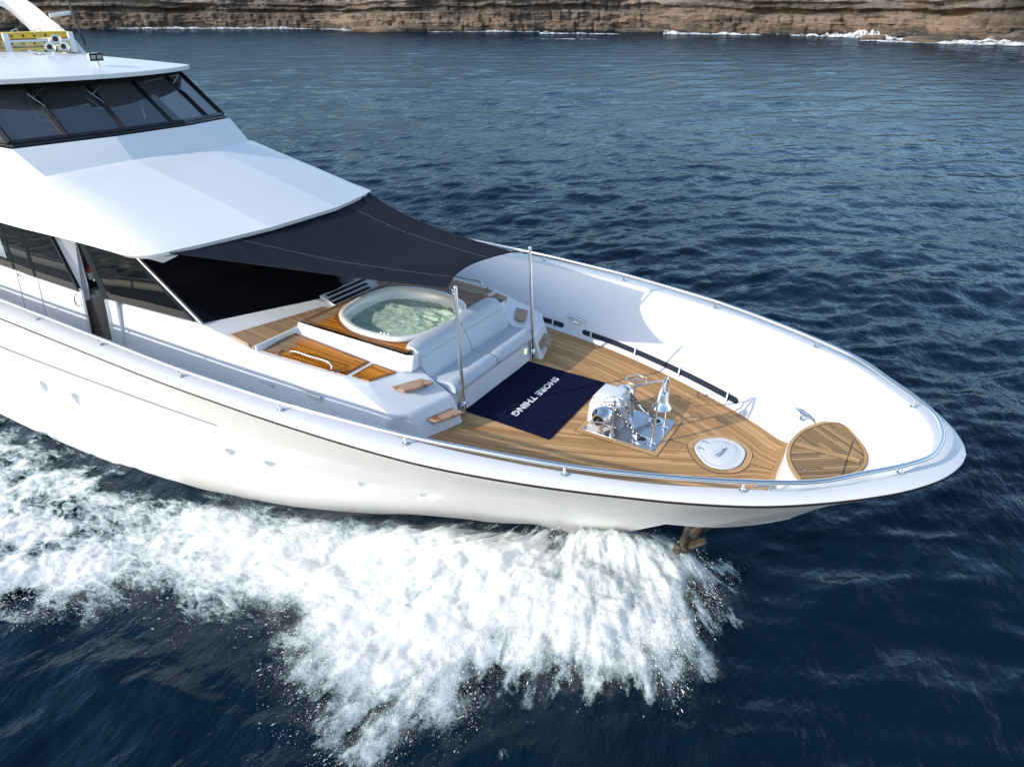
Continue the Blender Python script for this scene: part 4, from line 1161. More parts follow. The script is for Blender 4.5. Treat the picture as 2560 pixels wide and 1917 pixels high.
# ---------------------------------------------------------------- sofa in the recess
sf_ = thing('sofa', (-6.2, 0, 2.5), 'pale blue padded double sofa built into the front of the tub platform', 'sofa')
MB().add([(-5.79, -1.22, 2.5), (-5.79, 1.22, 2.5), (-5.86, 1.24, 2.92), (-5.86, -1.24, 2.92), (-6.58, -1.24, 2.5), (-6.58, 1.24, 2.5), (-6.58, 1.24, 2.92), (-6.58, -1.24, 2.92)],
         [[0, 1, 2, 3], [3, 2, 6, 7], [1, 5, 6, 2], [4, 0, 3, 7]]).build('base', MT['white'], sf_, bevel=.01)
def cushion(prof, y0, y1, name, ny=14, puff=.012):
    """extrude a closed x-z profile along y with rounded, puffed ends"""
    pr = catmull(prof, 56, True); c = pr.mean(0)
    G = []
    for i, t in enumerate(np.linspace(0, 1, ny)):
        e = min(t, 1 - t) * (y1 - y0); q = min(1, e / .035)
        sc_ = .90 + .10 * math.sqrt(max(0, 1 - (1 - q) ** 2)) + puff * math.sin(math.pi * t)
        tt = y0 + (y1 - y0) * t
        G.append(np.c_[c[0] + (pr[:, 0] - c[0]) * sc_, np.full(56, tt), c[1] + (pr[:, 1] - c[1]) * sc_])
    V = np.concatenate(G); F = [[i * 56 + j, i * 56 + (j + 1) % 56, (i + 1) * 56 + (j + 1) % 56, (i + 1) * 56 + j] for i in range(ny - 1) for j in range(56)]
    F += [list(range(56)), [(ny - 1) * 56 + j for j in range(56)][::-1]]
    return V, F
for y0, y1 in ((-1.25, -.008), (.008, 1.25)):
    V, F = cushion([(-5.80, 2.90), (-5.76, 2.97), (-5.78, 3.07), (-5.88, 3.125), (-6.02, 3.105), (-6.2, 3.08), (-6.44, 3.065), (-6.46, 3.0), (-6.44, 2.92), (-6.1, 2.91)], y0, y1, '')
    sc2 = mesh('seat_cushion', V, F, MT['sofa'], sf_, True, 60); fixn(sc2)
    MB().tube([(-5.762, y0 + .03, 2.99), (-5.762, y1 - .03, 2.99)], .006, 6).build('piping', MT['sofa'], sc2, True)
    V, F = cushion([(-6.30, 3.04), (-6.36, 3.22), (-6.45, 3.42), (-6.50, 3.50), (-6.60, 3.575), (-6.76, 3.585), (-6.80, 3.53), (-6.70, 3.49), (-6.60, 3.40), (-6.52, 3.2), (-6.46, 3.03)], y0, y1, '')
    bc = mesh('backrest', V, F, MT['sofa'], sf_, True, 60); fixn(bc)
    MB().tube([(-6.44, y0 + .03, 3.42), (-6.44, y1 - .03, 3.42)], .004, 6).build('piping', MT['sofa'], bc, True)
MB().box((-5.832, 0, 2.885), (.008, 2.4, .008)).build('locker_joint', MT['rubber'], sf_)
for s in (-1, 1):
    fr_o = MB().box((-5.835, 1.02 * s, 2.74), (.02, .15, .13)).build('courtesy_lamp', MT['white'], sf_, bevel=.004)
    MB().box((-5.822, 1.035 * s, 2.74), (.012, .08, .10)).build('lens', MT['lampglow'], fr_o)

# ---------------------------------------------------------------- deck mat with the boat name
mt_ = thing('deck_mat', (-5, 0, 2.5), 'navy blue carpet mat with white lettering, lying on the teak before the sofa', 'mat')
gx = np.linspace(0, 1, 40); gy = np.linspace(0, 1, 50)
GX, GY = np.meshgrid(gx, gy, indexing='ij')
c00, c10, c11, c01 = [np.array(q) for q in ((-5.79, -1.02), (-4.16, -1.06), (-4.19, 1.08), (-5.79, 1.09))]
P2 = c00 * ((1 - GX) * (1 - GY))[..., None] + c10 * (GX * (1 - GY))[..., None] + c11 * (GX * GY)[..., None] + c01 * ((1 - GX) * GY)[..., None]
P2 += .006 * np.stack([fbm(GX * 9, GY * 9, 3, 90), fbm(GX * 9, GY * 9, 3, 91)], -1)
Zm = 2.518 + .003 * fbm(GX * 5, GY * 5, 3, 92) * np.clip(np.abs(GX - .48) * 8 - .6, 0, 1)
mo = grid('carpet', np.concatenate([P2, Zm[..., None]], -1), MT['matnavy'], mt_, flip=True)
solid(mo, .012)
def text_mesh(txt, size, m, parent, M4, ext=.002, off=.0, shear=0., name='lettering', spacing=1.0):
    cu = bpy.data.curves.new('txt', 'FONT'); cu.body = txt; cu.size = size; cu.extrude = ext; cu.offset = off; cu.shear = shear
    cu.align_x = 'CENTER'; cu.align_y = 'CENTER'; cu.space_character = spacing; cu.resolution_u = 3
    ob = bpy.data.objects.new('tmp', cu); S.collection.objects.link(ob)
    dg = bpy.context.evaluated_depsgraph_get(); me = bpy.data.meshes.new_from_object(ob.evaluated_get(dg))
    bpy.data.objects.remove(ob); bpy.data.curves.remove(cu)
    me.transform(Matrix.Translation(-wloc(parent)) @ M4); me.materials.clear(); me.materials.append(m)
    o = bpy.data.objects.new(name, me); S.collection.objects.link(o); o.parent = parent
    return o
Rt = Matrix(((0, 1, 0), (-1, 0, 0), (0, 0, 1))).to_4x4()          # text runs to starboard, tops towards the bow
text_mesh('SHORE THING', .175, MT['letters'], mt_, Matrix.Translation((-5.01, 0.02, 2.5270)) @ Rt @ Matrix.Diagonal((1.28, 1.0, 1, 1)), .002, .0065, .18, spacing=1.06)

# ---------------------------------------------------------------- windlass
wl = thing('anchor_windlass', (-3.3, 0, 2.5), 'chrome and white anchor windlass with two handwheels on a steel deck plate', 'windlass')
MB().box((-3.255, -.03, 2.509), (1.19, 1.0, .016)).build('base_plate', MT['plate'], wl, bevel=.003)
hb = MB(); pr = [(-3.90, 2.517), (-3.88, 2.85), (-3.84, 2.98), (-3.79, 3.045), (-3.42, 3.05), (-3.37, 3.02), (-3.31, 2.517)]
k = len(pr); V = [(x, -.27 + (.05 if z > 2.9 else 0), z) for x, z in pr] + [(x, .20 - (.04 if z > 2.9 else 0), z) for x, z in pr]
hb.add(V, [list(range(k))[::-1], [k + i for i in range(k)]] + [[i, (i + 1) % k, k + (i + 1) % k, k + i][::1] for i in range(k)])
ho = hb.build('motor_housing', MT['white'], wl, bevel=.014, seg=3); fixn(ho)
for sx, sz in ((-3.82, 2.56), (-3.4, 2.56), (-3.80, 2.99)):
    MB().lathe([(.014, 0), (.014, .01)], (sx, -.275, sz), (0, -1, 0), 8).build('bolt', MT['plate'], wl)
for s, yc in ((-1, -.27), (1, .21)):
    dr = MB().lathe([(.15, 0), (.155, .02), (.155, .06), (.12, .075), (.13, .10), (.165, .13), (.17, .19), (.155, .24), (.125, .28), (.105, .31), (.105, .33), (.088, .33), (.088, .29)], (-3.56, yc, 2.80), (0, s, 0), 30)
    dr.build('warping_drum' if True else '', MT['steel'], wl, True, 40)
    MB().lathe([(.085, 0), (.085, .012)], (-3.56, yc + s * .295, 2.80), (0, s, 0), 20).build('drum_end', MT['black'], wl)
    MB().tube([(-3.66, yc + s * .37, 2.78), (-3.46, yc + s * .37, 2.82)], .012, 8).tube([(-3.56, yc + s * .28, 2.80), (-3.56, yc + s * .37, 2.80)], .02, 8).build('drum_lever', MT['steel'], wl, True)
    MB().lathe([(.05, 0), (.035, .03), (.035, .12)], (-3.56, yc + s * .2, 2.515), n=12).build('drum_foot', MT['steel'], wl, True)
    # brake column and handwheel
    yb = yc + s * .19; top = 3.12
    MB().lathe([(.045, 0), (.045, .01), (.026, .03), (.026, .10), (.016, .12), (.016, .2)], (-3.38, yb, 2.517), n=14).tube([(-3.38, yb, 2.7), (-3.37, yb - .01 * s, top)], .012, 10).build('brake_column', MT['steel'], wl, True)
    w_ = MB(); th = np.linspace(0, 2 * math.pi, 33)[:-1]
    cxw, cyw = -3.37, yb - .01 * s
    w_.tube([(cxw + .165 * math.cos(t), cyw + .165 * math.sin(t), top) for t in th], .0085, 8, closed=True)
    for a in np.arange(4) * math.pi / 2 + .5: w_.tube([(cxw, cyw, top), (cxw + .16 * math.cos(a), cyw + .16 * math.sin(a), top)], .006, 6)
    w_.lathe([(.024, -.02), (.024, .02), (.012, .03)], (cxw, cyw, top), n=12)
    w_.build('handwheel', MT['steel'], wl, True)
    # chain from the gypsy to the deck pipe
    fx_, fy_ = -2.93, -.34 if s < 0 else .28
    ring_ = MB().lathe([(.12, 0), (.12, .012), (.075, .028), (.06, .02), (.06, .008)], (fx_, fy_, 2.517), n=24); ring_.V[-1][:, 0] = fx_ + (ring_.V[-1][:, 0] - fx_) * 1.15
    ring_.build('deck_pipe', MT['steel'], wl, True, 50)
    MB().lathe([(.062, 0), (.062, .004)], (fx_ + .01, fy_, 2.536), n=20).build('pipe_mouth', MT['rubber'], wl)
    def chain(p0, p1, sag, n, name):
        b = MB(); p0 = np.array(p0); p1 = np.array(p1)
        for i in range(n):
            t = (i + .5) / n; c = p0 + (p1 - p0) * t - np.array([0, 0, sag * math.sin(math.pi * t)])
            d = (p1 - p0) / np.linalg.norm(p1 - p0); L = np.linalg.norm(p1 - p0) / n * .72
            a = np.cross(d, [0, 0, 1.0]); a /= np.linalg.norm(a); w2 = np.cross(d, a)
            e = a if i % 2 else w2
            b.tube([c + d * L * math.cos(q) * 1.0 + e * .024 * math.sin(q) for q in np.linspace(0, 2 * math.pi, 13)[:-1]], .0105, 6, closed=True)
        return b.build(name, MT['chain'], wl, True)
    chain((-3.50, yc + s * .05, 2.97), (fx_ - .04, fy_ + .0 * s, 2.56), .0, 11, 'anchor_chain')
    # chain stopper with turnbuckle
    e0 = np.array([-3.32, yc + .19 * s - .1 * s if False else yc * .45, 2.93]); e1 = np.array([fx_ - .09, fy_ + .02 * s, 2.56])
    chain(e0, e0 + (e1 - e0) * .34, 0, 4, 'stopper_chain')
    d = (e1 - e0); q0, q1 = e0 + d * .36, e0 + d * .80
    dn = d / np.linalg.norm(d); a = np.cross(dn, [0, 0, 1.0]); a /= np.linalg.norm(a)
    tb = MB()
    for e in (-1, 1): tb.tube([q0 + a * .018 * e, q1 + a * .018 * e], .0075, 8)
    tb.lathe([(.026, -.01), (.026, .03)], q0, dn, 10).lathe([(.026, -.03), (.026, .01)], q1, dn, 10)
    tb.tube([q0 - dn * .03, q0 + dn * .14], .010, 8).tube([q1 - dn * .12, e1], .010, 8)
    tb.build('turnbuckle', MT['steel'], wl, True)
    MB().box((fx_ - .10, fy_, 2.56), (.11, .05, .06), np.array(Matrix.Rotation(.3 * s, 3, 'Z'))).build('chain_stopper', MT['steel'], wl, bevel=.01)

# ship's bell on its arch
be = thing('ship_bell', (-2.75, 0, 2.5), 'polished chrome bell hanging in a tall chrome arch on the windlass plate', 'bell')
arch = catmull([(-2.75, -.36, 2.52), (-2.75, -.34, 2.9), (-2.75, -.27, 3.25), (-2.745, -.16, 3.45), (-2.74, 0 - .06, 3.52), (-2.745, .06, 3.45), (-2.75, .15, 3.25), (-2.75, .18, 2.9), (-2.75, .185, 2.52)], 60)
MB().tube(arch, .021, 12).lathe([(.055, 0), (.055, .008), (.03, .014)], (-2.75, -.36, 2.517), n=16).lathe([(.055, 0), (.055, .008), (.03, .014)], (-2.75, .185, 2.517), n=16).build('bell_arch', MT['steel'], be, True)
MB().tube([(-2.76, -.08, 3.49), (-3.0, -.04, 3.37), (-3.28, 0, 3.19), (-3.36, 0, 3.13), (-3.37, 0, 3.05)], .016, 10).build('brace_tube', MT['steel'], be, True)
bb = MB().lathe([(.01, .285), (.03, .28), (.06, .262), (.072, .235), (.078, .17), (.090, .10), (.115, .055), (.142, .015), (.150, 0), (.140, 0), (.105, .06), (.07, .17), (.055, .24), (.0, .25)][::-1], (-2.755, -.075, 3.03), n=34)
bb.build('bell', MT['steel'], be, True, 70)
MB().tube([(-2.75, -.06, 3.50), (-2.755, -.075, 3.42), (-2.755, -.075, 3.30)], [.018, .02, .028], 10).build('bell_hanger', MT['steel'], be, True)
MB().tube([(-2.755, -.075, 3.2), (-2.755, -.075, 3.02)], [.006, .02], 8).build('clapper', MT['steel'], be, True)

# ---------------------------------------------------------------- shade poles and awning
def pole(s, base, top, lab):
    t = thing('shade_pole', base, lab, 'pole', 'poles that hold the awning')
    MB().tube([base, tuple(np.array(base) * .5 + np.array(top) * .5), top], [.034, .030, .028], 14).lathe([(.028, 0), (.030, .015), (.018, .03)], top, n=12).build('tube', MT['steel'], t, True, 50)
    MB().lathe([(.05, 0), (.05, .2), (.036, .22)], (base[0], base[1], base[2]), n=16).build('socket', MT['steel'], t, True, 40)
    MB().box((base[0] - .0, base[1] + .06 * s, base[2] + .1), (.05, .06, .16)).build('hinge', MT['plate'], t, bevel=.01)
    MB().tube([(top[0] - .03, top[1], top[2] - .05), (top[0] - .06, top[1], top[2] - .06), (top[0] - .06, top[1], top[2] - .1), (top[0] - .03, top[1], top[2] - .11)], .007, 6).build('hook', MT['steel'], t, True)
pole(-1, (-5.76, -1.10, 2.52), (-5.80, -1.13, 4.71), 'nearer of two steel poles, at the right end of the sofa facing the camera side')
pole(1, (-5.77, 1.22, 2.52), (-5.81, 1.13, 4.71), 'farther of two steel poles, at the far end of the sofa by the port steps')
for o in bpy.data.objects:
    if o.name == 'shade_pole': o['label'] = 'steel pole standing at the near end of the sofa, holding the near awning corner'
    if o.name == 'shade_pole.001': o['label'] = 'steel pole at the far end of the sofa, holding the far awning corner'
aw = thing('awning', (-8.3, 0, 4.7), 'charcoal grey shade sail stretched from the cabin roof to two steel poles', 'awning')
nu, nv = 70, 60
Gw = np.zeros((nu, nv, 3))
for i in range(nu):
    u = i / (nu - 1)
    for j in range(nv):
        v = j / (nv - 1); c = 2 * v - 1
        back = np.array([-10.22 - .62 * max(0, abs(c) - .34) / .66 * 1.0, c * 2.52, 4.86 - .06 * abs(c)])
        fy_ = .90 * c
        front = np.array([-6.08 - .30 * (1 - c * c), fy_ * 1.04, 4.60 + .05 * (c > 0) * c])
        p = back * (1 - u) + front * u
        # hollow side edges
        p[1] *= 1 - .085 * math.sin(math.pi * u) * abs(c) ** 1.5
        p[2] -= .10 * math.sin(math.pi * u) * (1 - .2 * c * c)
        p[2] += .012 * math.sin(c * 16 + u * 3) * math.exp(-((u - .0) / .25) ** 2) * abs(c) + .03 * math.sin(c * 46) * math.exp(-(u / .16) ** 2) * min(1, max(0, c - .68) * 10)
        p[2] += .02 * math.sin(9 * (u + .25 * c * c)) * u * (1 - abs(c)) + .01 * math.sin(30 * (1 - u) * (1.0 - abs(c)) + 3) * u * abs(c)
        Gw[i, j] = p
cl = grid('cloth', Gw, MT['awning'], aw, flip=True); 
solid(cl, .006)
ms_ = mat('shade_seam', (0.04, 0.045, 0.055), .7)
for jj_ in (13, 46):
    MB().tube(Gw[:, jj_] + [0, 0, .002], .0045, 5).build('seam', ms_, cl, True)
MB().tube(Gw[:, 0], .012, 6).tube(Gw[:, -1], .012, 6).tube(Gw[-1, :], .012, 6).tube(Gw[0], .012, 6).build('hem', MT['awning'], cl, True)
for s, jj_ in ((-1, 0), (1, nv - 1)):
    e = Gw[-1, jj_]; tp = np.array((-5.82, 1.13 * s, 4.64))
    MB().tube([e, e * .6 + tp * .4, tp], [.014, .012, .008], 8).build('lashing', MT['black'], aw, True)
    MB().tube([e * .5 + tp * .5, e * .3 + tp * .7], .014, 8).build('shackle', MT['steel'], aw, True)
    e = Gw[0, jj_]; tp = e + np.array([-.18, .17 * s, .0])
    MB().tube([e, tp], .012, 8).build('lashing', MT['black'], aw, True)

def lerp(a, b, t): return np.array(a) * (1 - t) + np.array(b) * t
# ---------------------------------------------------------------- lower deckhouse: roof, side wall, windscreen
cab = thing('deckhouse', (-14, 0, 2.5), None, None) if False else None
RC = [((-10.06, 0, 4.935), (-13.77, 0, 5.745)), ((-10.07, .5, 4.932), (-13.78, .5, 5.742)), ((-10.09, .84, 4.925), (-13.79, .85, 5.735)), ((-10.32, 1.5, 4.885), (-13.93, 1.5, 5.692)), ((-10.52, 2.05, 4.852), (-14.06, 2.05, 5.655)), ((-10.68, 2.40, 4.83), (-14.2, 2.38, 5.63)), ((-10.78, 2.60, 4.81), (-14.24, 2.62, 5.50)), ((-10.92, 2.74, 4.79), (-14.27, 2.80, 5.30)), ((-11.12, 2.83, 4.77), (-14.30, 2.92, 5.05)), ((-11.4, 2.88, 4.75), (-14.33, 2.98, 4.78))]
nr = 24
half = []
for f_, b_ in RC:
    f_ = np.array(f_); b_ = np.array(b_)
    col = [f_ + (b_ - f_) * t for t in np.linspace(0, 1, nr)]
    half.append(col)
half = np.array(half).transpose(1, 0, 2)                # rows x cols
for i in range(nr):                                     # gentle crown along its length
    half[i, :, 2] += .018 * math.sin(math.pi * i / (nr - 1))
# carry the outer columns aft
aftx = [-16, -18, -20, -23, -28]
ext = []
for x in aftx:
    row = half[-1].copy(); row[:, 0] = x + (row[:, 0] + 14.3) * .2; ext.append(row)
Gr = np.concatenate([half, np.array(ext)], 0)
Gm = mir(Gr)[:, ::-1]
parts_ = [Gm[:, :Gm.shape[1] - 2], np.concatenate([Gm[:, -3:], Gr[:, 1:3]], 1), Gr[:, 2:]]
Vr = []; Fr_ = []; o0 = 0
for G in parts_:
    a, b = G.shape[:2]; Vr.append(G.reshape(-1, 3))
    Fr_ += [[o0 + i * b + j, o0 + i * b + j + 1, o0 + (i + 1) * b + j + 1, o0 + (i + 1) * b + j] for i in range(a - 1) for j in range(b - 1)]
    o0 += a * b
roof = mesh('cabin_roof', np.concatenate(Vr), Fr_, MT['white'], Y_, True, 30)
solid(roof, .07)
# crease ridges of the roof
wn_ = None
# wheelhouse lower wall (facets) and sill
SB = [(-28, 2.45, 5.60), (-14.20, 2.34, 5.63), (-13.79, .85, 5.725)]
ST = [(-28, 2.60, 6.08), (-14.98, 2.46, 6.08), (-14.27, .84, 6.15)]
def polyband(B, T):
    B = np.array(B); T = np.array(T); B = np.concatenate([mir(B), B[::-1]]); T = np.concatenate([mir(T), T[::-1]])
    k = len(B); return np.r_[B, T], [[i, i + 1, k + i + 1, k + i] for i in range(k - 1)]
SBx = [(a, b, c - .06) for a, b, c in SB]
B_ = np.array(SBx); T2_ = np.array(ST); B_ = np.concatenate([mir(B_), B_[::-1]]); T2_ = np.concatenate([mir(T2_), T2_[::-1]])
Vq = []; Fq = []; o0 = 0
for i in range(len(B_) - 1):
    nn = 14
    G = np.array([[lerp(lerp(B_[i], B_[i + 1], u), lerp(T2_[i], T2_[i + 1], u), v) for v in np.linspace(0, 1, 5)] for u in np.linspace(0, 1, nn)])
    Vq.append(G.reshape(-1, 3)); Fq += [[o0 + a * 5 + b, o0 + (a + 1) * 5 + b, o0 + (a + 1) * 5 + b + 1, o0 + a * 5 + b + 1] for a in range(nn - 1) for b in range(4)]; o0 += nn * 5
wh = mesh('wheelhouse_wall', np.concatenate(Vq), Fq, MT['white'], Y_, True, 60)
# black sill band and window band
def lerp(a, b, t): return np.array(a) * (1 - t) + np.array(b) * t
STi = [(-28, 2.54, 6.085), (-15.02, 2.40, 6.085), (-14.33, .82, 6.155)]
TT = [(-28, 2.42, 7.02), (-16.28, 2.30, 7.02), (-15.42, .72, 7.0)]
V, F = polyband(STi, [tuple(lerp(a, b, .1)) for a, b in zip(STi, TT)])
V[:, 2] += .004
sillb = fixn(mesh('window_sill', V, F, MT['black'], wh)); solid(sillb, .03, 0)
def band_pt(poly, u):
    """u: -3..3 along star->port breakpoints"""
    P = np.array(poly); P = np.concatenate([mir(P), P[::-1]])
    i = int(min(max(math.floor(u), 0), len(P) - 2)); return P[i] * (1 - (u - i)) + P[i + 1] * (u - i)
lowp = [tuple(lerp(a, b, .08)) for a, b in zip(STi, TT)]
PAN = [(0.80, 0.995), (1.005, 1.56), (1.56 + .01, 1.995)]
# panes measured along the front: breakpoints at u (0=aft stbd,1=stbd corner,2=stbd crease,3=port crease,4=port corner,5=aft port)
panes = [(0.93, 0.995, 'pane'), (1.0, 1.36, 'pane'), (1.36, 2.0, 'panedark'), (2.0, 3.0, 'pane'), (3.0, 3.98, 'pane'), (4.0, 4.06, 'pane')]
panes = [(0.05, .45, 'panedark'), (.45, .90, 'panedark'), (0.90, 1.0, 'pane'), (1.0, 1.55, 'pane'), (1.55, 2.17, 'panedark'), (2.17, 2.85, 'pane'), (2.85, 3.60, 'pane'), (3.60, 4.0, 'pane'), (4.0, 4.10, 'pane'), (4.10, 4.55, 'panedark'), (4.55, 4.95, 'panedark')]
for a, b, mk_ in panes:
    p = [band_pt(lowp, a), band_pt(lowp, b), band_pt(TT, b), band_pt(TT, a)]
    # split where the band bends
    br = [q for q in (1, 2, 3, 4) if a < q < b]
    us_ = [a] + br + [b]
    w = MB()
    n_out = np.cross(p[1] - p[0], p[3] - p[0]); n_out /= np.linalg.norm(n_out)
    Vb = [band_pt(lowp, u) for u in us_]; Vt = [band_pt(TT, u) for u in us_]
    k = len(us_)
    fr = MB()
    def bar(q0, q1, r=.028):
        fr.tube([q0, q1], r, 4)
    wo = mesh('window', np.array(Vb + Vt), [[i, i + 1, k + i + 1, k + i] for i in range(k - 1)], MT[mk_], wh)
    for i in range(k - 1): bar(Vb[i], Vb[i + 1], .05); bar(Vt[i], Vt[i + 1], .05)
    bar(Vb[0], Vt[0], .062); bar(Vb[-1], Vt[-1], .062)
    fr.build('window_frame', MT['black'], wo)
V, F = polyband(TT, [(a + (.10 if i == 0 else -.10), b, 7.15) for i, (a, b, c) in enumerate(TT)])
mesh('window_header', V, F, MT['black'], wh)
# wipers
for u, yy in ((1.55, -1.6), (2.17, -.7), (3.6, 1.7)):
    t0 = band_pt(TT, u); b0 = band_pt(lowp, u)
    pv = lerp(t0, b0, .05) + [.07, 0, .04]
    MB().tube([pv, lerp(t0, b0, .22) + [.08, -.10, .04]], .006, 6).tube([pv + [.03, .22, .02], lerp(t0, b0, .22) + [.08, -.10, .04]], .006, 6).tube([lerp(t0, b0, .14) + [.08, -.16, .04], lerp(t0, b0, .42) + [.08, -.02, .04]], .006, 6).build('wiper', MT['plate'], wh, True)
# inside of the wheelhouse
inn = MB().add([(-15.0, -2.3, 6.06), (-14.6, 0, 6.1), (-15.0, 2.3, 6.06), (-15.6, 2.3, 6.2), (-15.3, 0, 6.25), (-15.6, -2.3, 6.2), (-15.7, -2.3, 5.6), (-15.4, 0, 5.6), (-15.7, 2.3, 5.6)], [[0, 1, 4, 5], [1, 2, 3, 4], [5, 4, 7, 6], [4, 3, 8, 7]]).build('console', MT['bluedash'], wh)
MB().box((-18.4, 0, 6.2), (.05, 4.8, 1.6)).build('bulkhead', MT['beige'], wh)
MB().box((-16.5, 0, 5.6), (4.2, 4.7, .05)).build('wheelhouse_floor', MT['beige'], wh)
MB().box((-16.1, 1.5, 6.3), (.06, .9, .7)).build('curtain', MT['beige'], wh)
for y in (-.9, 1.0):
    MB().box((-16.6, y, 5.95), (.5, .55, .12)).box((-16.85, y, 6.35), (.14, .55, .75)).box((-16.6, y, 5.76), (.12, .12, .3)).build('helm_seat', MT['navycloth'], wh, bevel=.05)

# upper roof
XF = lambda c: -14.98 - .95 * abs(c) ** 2.2 - .12 * abs(c)
nu, nv = 40, 41
Gt = np.zeros((nu, nv, 3))
for i in range(nu):
    t = i / (nu - 1)
    for j in range(nv):
        c = -1 + 2 * j / (nv - 1)
        x = XF(c) * (1 - t) + (-27 + .2 * abs(c)) * t
        hw = 2.42 + .75 * (1 - math.exp(-(t * 12) / 3.2))
        y = c * hw
        z = 7.12 + .24 * (1 - abs(c) ** 2.4) * (1 - math.exp(-t * 5.5)) + .02 * (1 - abs(c) ** 2)
        Gt[i, j] = (x, y, z)
ur = grid('wheelhouse_roof', Gt, MT['white'], Y_, angle=40, flip=True)
solid(ur, .085)

# side wall of the deckhouse, starboard and port, with dark windows
def side(s):
    # sill line and top line
    SL = [(-10.42, 2.40, 3.56), (-12.1, 2.66, 3.63), (-13.3, 2.76, 3.66), (-15.0, 2.80, 3.66), (-15.75, 2.80, 3.66), (-16.2, 2.82, 3.74), (-28, 2.85, 3.74)]
    TL = [(-11.85, 2.52, 4.72), (-12.6, 2.62, 4.72), (-13.6, 2.72, 4.72), (-15.2, 2.76, 4.72), (-15.9, 2.76, 4.72), (-16.5, 2.76, 4.72), (-28, 2.76, 4.72)]
    f = lambda P: [(a, b * s, c) for a, b, c in P]
    return f(SL), f(TL)
def wallpt(x, z, s, off=0):
    y = np.interp(-x, [10.4, 12.1, 13.3, 15, 28], [2.40, 2.665, 2.765, 2.805, 2.86])
    y -= max(0, z - 3.65) * .05; y += max(0, 3.65 - z) * .10
    return (x, (y + off) * s, z)
DX0, DX1 = -13.46, -12.72      # doorway
for s in (-1, 1):
    # white lower wall, aft of and forward of the doorway
    for xa, xb in (((-28, DX0), (DX1, -12.45)) if s < 0 else ((-28, -12.45),)):
        xs_ = np.linspace(xa, xb, 12); zs = np.linspace(2.46, 3.70, 6)
        G = np.array([[wallpt(x, min(z, 3.70 if x < -10.9 else 3.56 + (-10.3 - x) * .2), s) for z in zs] for x in xs_])
        sw = grid('side_wall', G, MT['white'], Y_, flip=s > 0); solid(sw, .06, 1 if s > 0 else 1)
    # windows: (x at sill fore, x at sill aft), raked forward edges
    def win(x0b, x1b, x0t, x1t, zb0, zb1, name='side_window', m='glassdark', o=.012):
        q = [wallpt(x1b, zb1, s, o), wallpt(x0b, zb0, s, o), wallpt(x0t, 4.72, s, o), wallpt(x1t, 4.72, s, o)]
        w = mesh(name, q, [[0, 1, 2, 3]] if s < 0 else [[3, 2, 1, 0]], MT[m], Y_)
        fr = MB()
        for i in range(4): fr.tube([q[i], q[(i + 1) % 4]], .022, 4)
        fr.build('window_frame', MT['black'], w)
        w2 = MB().add([wallpt(x1b, zb1, s, o + .004), wallpt(x0b, zb0, s, o + .004), wallpt(x0b + (x0t - x0b) * .13, zb0 + .14, s, o + .004), wallpt(x1b + (x1t - x1b) * .13, zb1 + .14, s, o + .004)], [[0, 1, 2, 3]] if s < 0 else [[3, 2, 1, 0]])
        w2.build('lower_frame', MT['rubber'], w)
        return w
    win(-10.55, -12.62, -11.88, -12.95, 3.58, 3.66)
    if s > 0: win(-12.66, -14.9, -13.0, -15.0, 3.66, 3.68)
    else: win(-13.50, -14.92, -14.02, -15.02, 3.66, 3.68)
    win(-14.96, -15.70, -15.06, -15.82, 3.68, 3.70)
    w3 = win(-15.74, -21.5, -15.86, -21.5, 3.70, 3.72)
    if s < 0:
        q = [wallpt(-16.9, 3.92, s, .017), wallpt(-15.92, 3.90, s, .017), wallpt(-15.98, 4.58, s, .017), wallpt(-16.9, 4.62, s, .017)]
        mesh('blind', q, [[0, 1, 2, 3]], MT['seaglass'], w3)
# doorway on the starboard side
s = -1
MB().tube([wallpt(DX1 + .02, 2.5, s, .0), wallpt(DX1 + .02, 3.66, s, .0)], .045, 4).build('door_jamb', MT['white'], Y_)
MB().tube([wallpt(DX1 + .06, 3.66, s, .03), wallpt(DX1 - .28, 4.70, s, .03)], .04, 4).build('door_post', MT['black'], Y_)
MB().tube([wallpt(DX0, 2.5, s, -.03), wallpt(DX0, 3.68, s, -.03)], .03, 4).build('door_jamb', MT['white'], Y_)
MB().tube([wallpt(DX0 - .08, 3.60, s, .02), wallpt(DX0 - .10, 3.58, s, .07), wallpt(DX0 - .12, 3.48, s, .08), wallpt(DX0 - .10, 3.38, s, .07), wallpt(DX0 - .08, 3.36, s, .02)], .012, 8).build('door_handle', MT['steel'], Y_, True)
for x in (-14.92, -15.72):
    MB().tube([wallpt(x, 2.5, s, .003), wallpt(x, 3.68, s, .003)], .006, 4).build('panel_joint', MT['grey'], Y_)
MB().lathe([(.03, 0), (.03, .03)], wallpt(-15.62, 3.60, s, 0), (0, -1, 0), 10).build('door_catch', MT['steel'], Y_, True)
# room seen through the door
MB().box((-14.0, -1.0, 2.52), (4.0, 3.4, .04)).build('saloon_floor', MT['taupe2'], Y_)
MB().box((-14.2, .7, 3.6), (4.0, .04, 2.3)).build('saloon_wall', MT['taupe2'], Y_)
MB().box((-15.4, -1.0, 3.6), (.04, 3.4, 2.3)).build('saloon_wall', MT['taupe2'], Y_)
MB().tube([wallpt(DX0, 2.55, s, -.02), wallpt(DX1, 2.55, s, -.02)], .03, 4).tube([wallpt(DX0, 2.57, s, -.16), wallpt(DX1, 2.57, s, -.16)], .02, 4).build('door_sill', MT['sill'], Y_)
MB().add([(-13.98, -2.69, 4.70), (-13.74, -2.42, 4.70), (-13.50, -2.58, 3.70), (-13.47, -2.64, 3.45), (-13.47, -2.72, 3.45), (-13.50, -2.72, 3.66)], [[0, 1, 2, 3, 4, 5]]).build('door_lining', MT['white'], Y_)
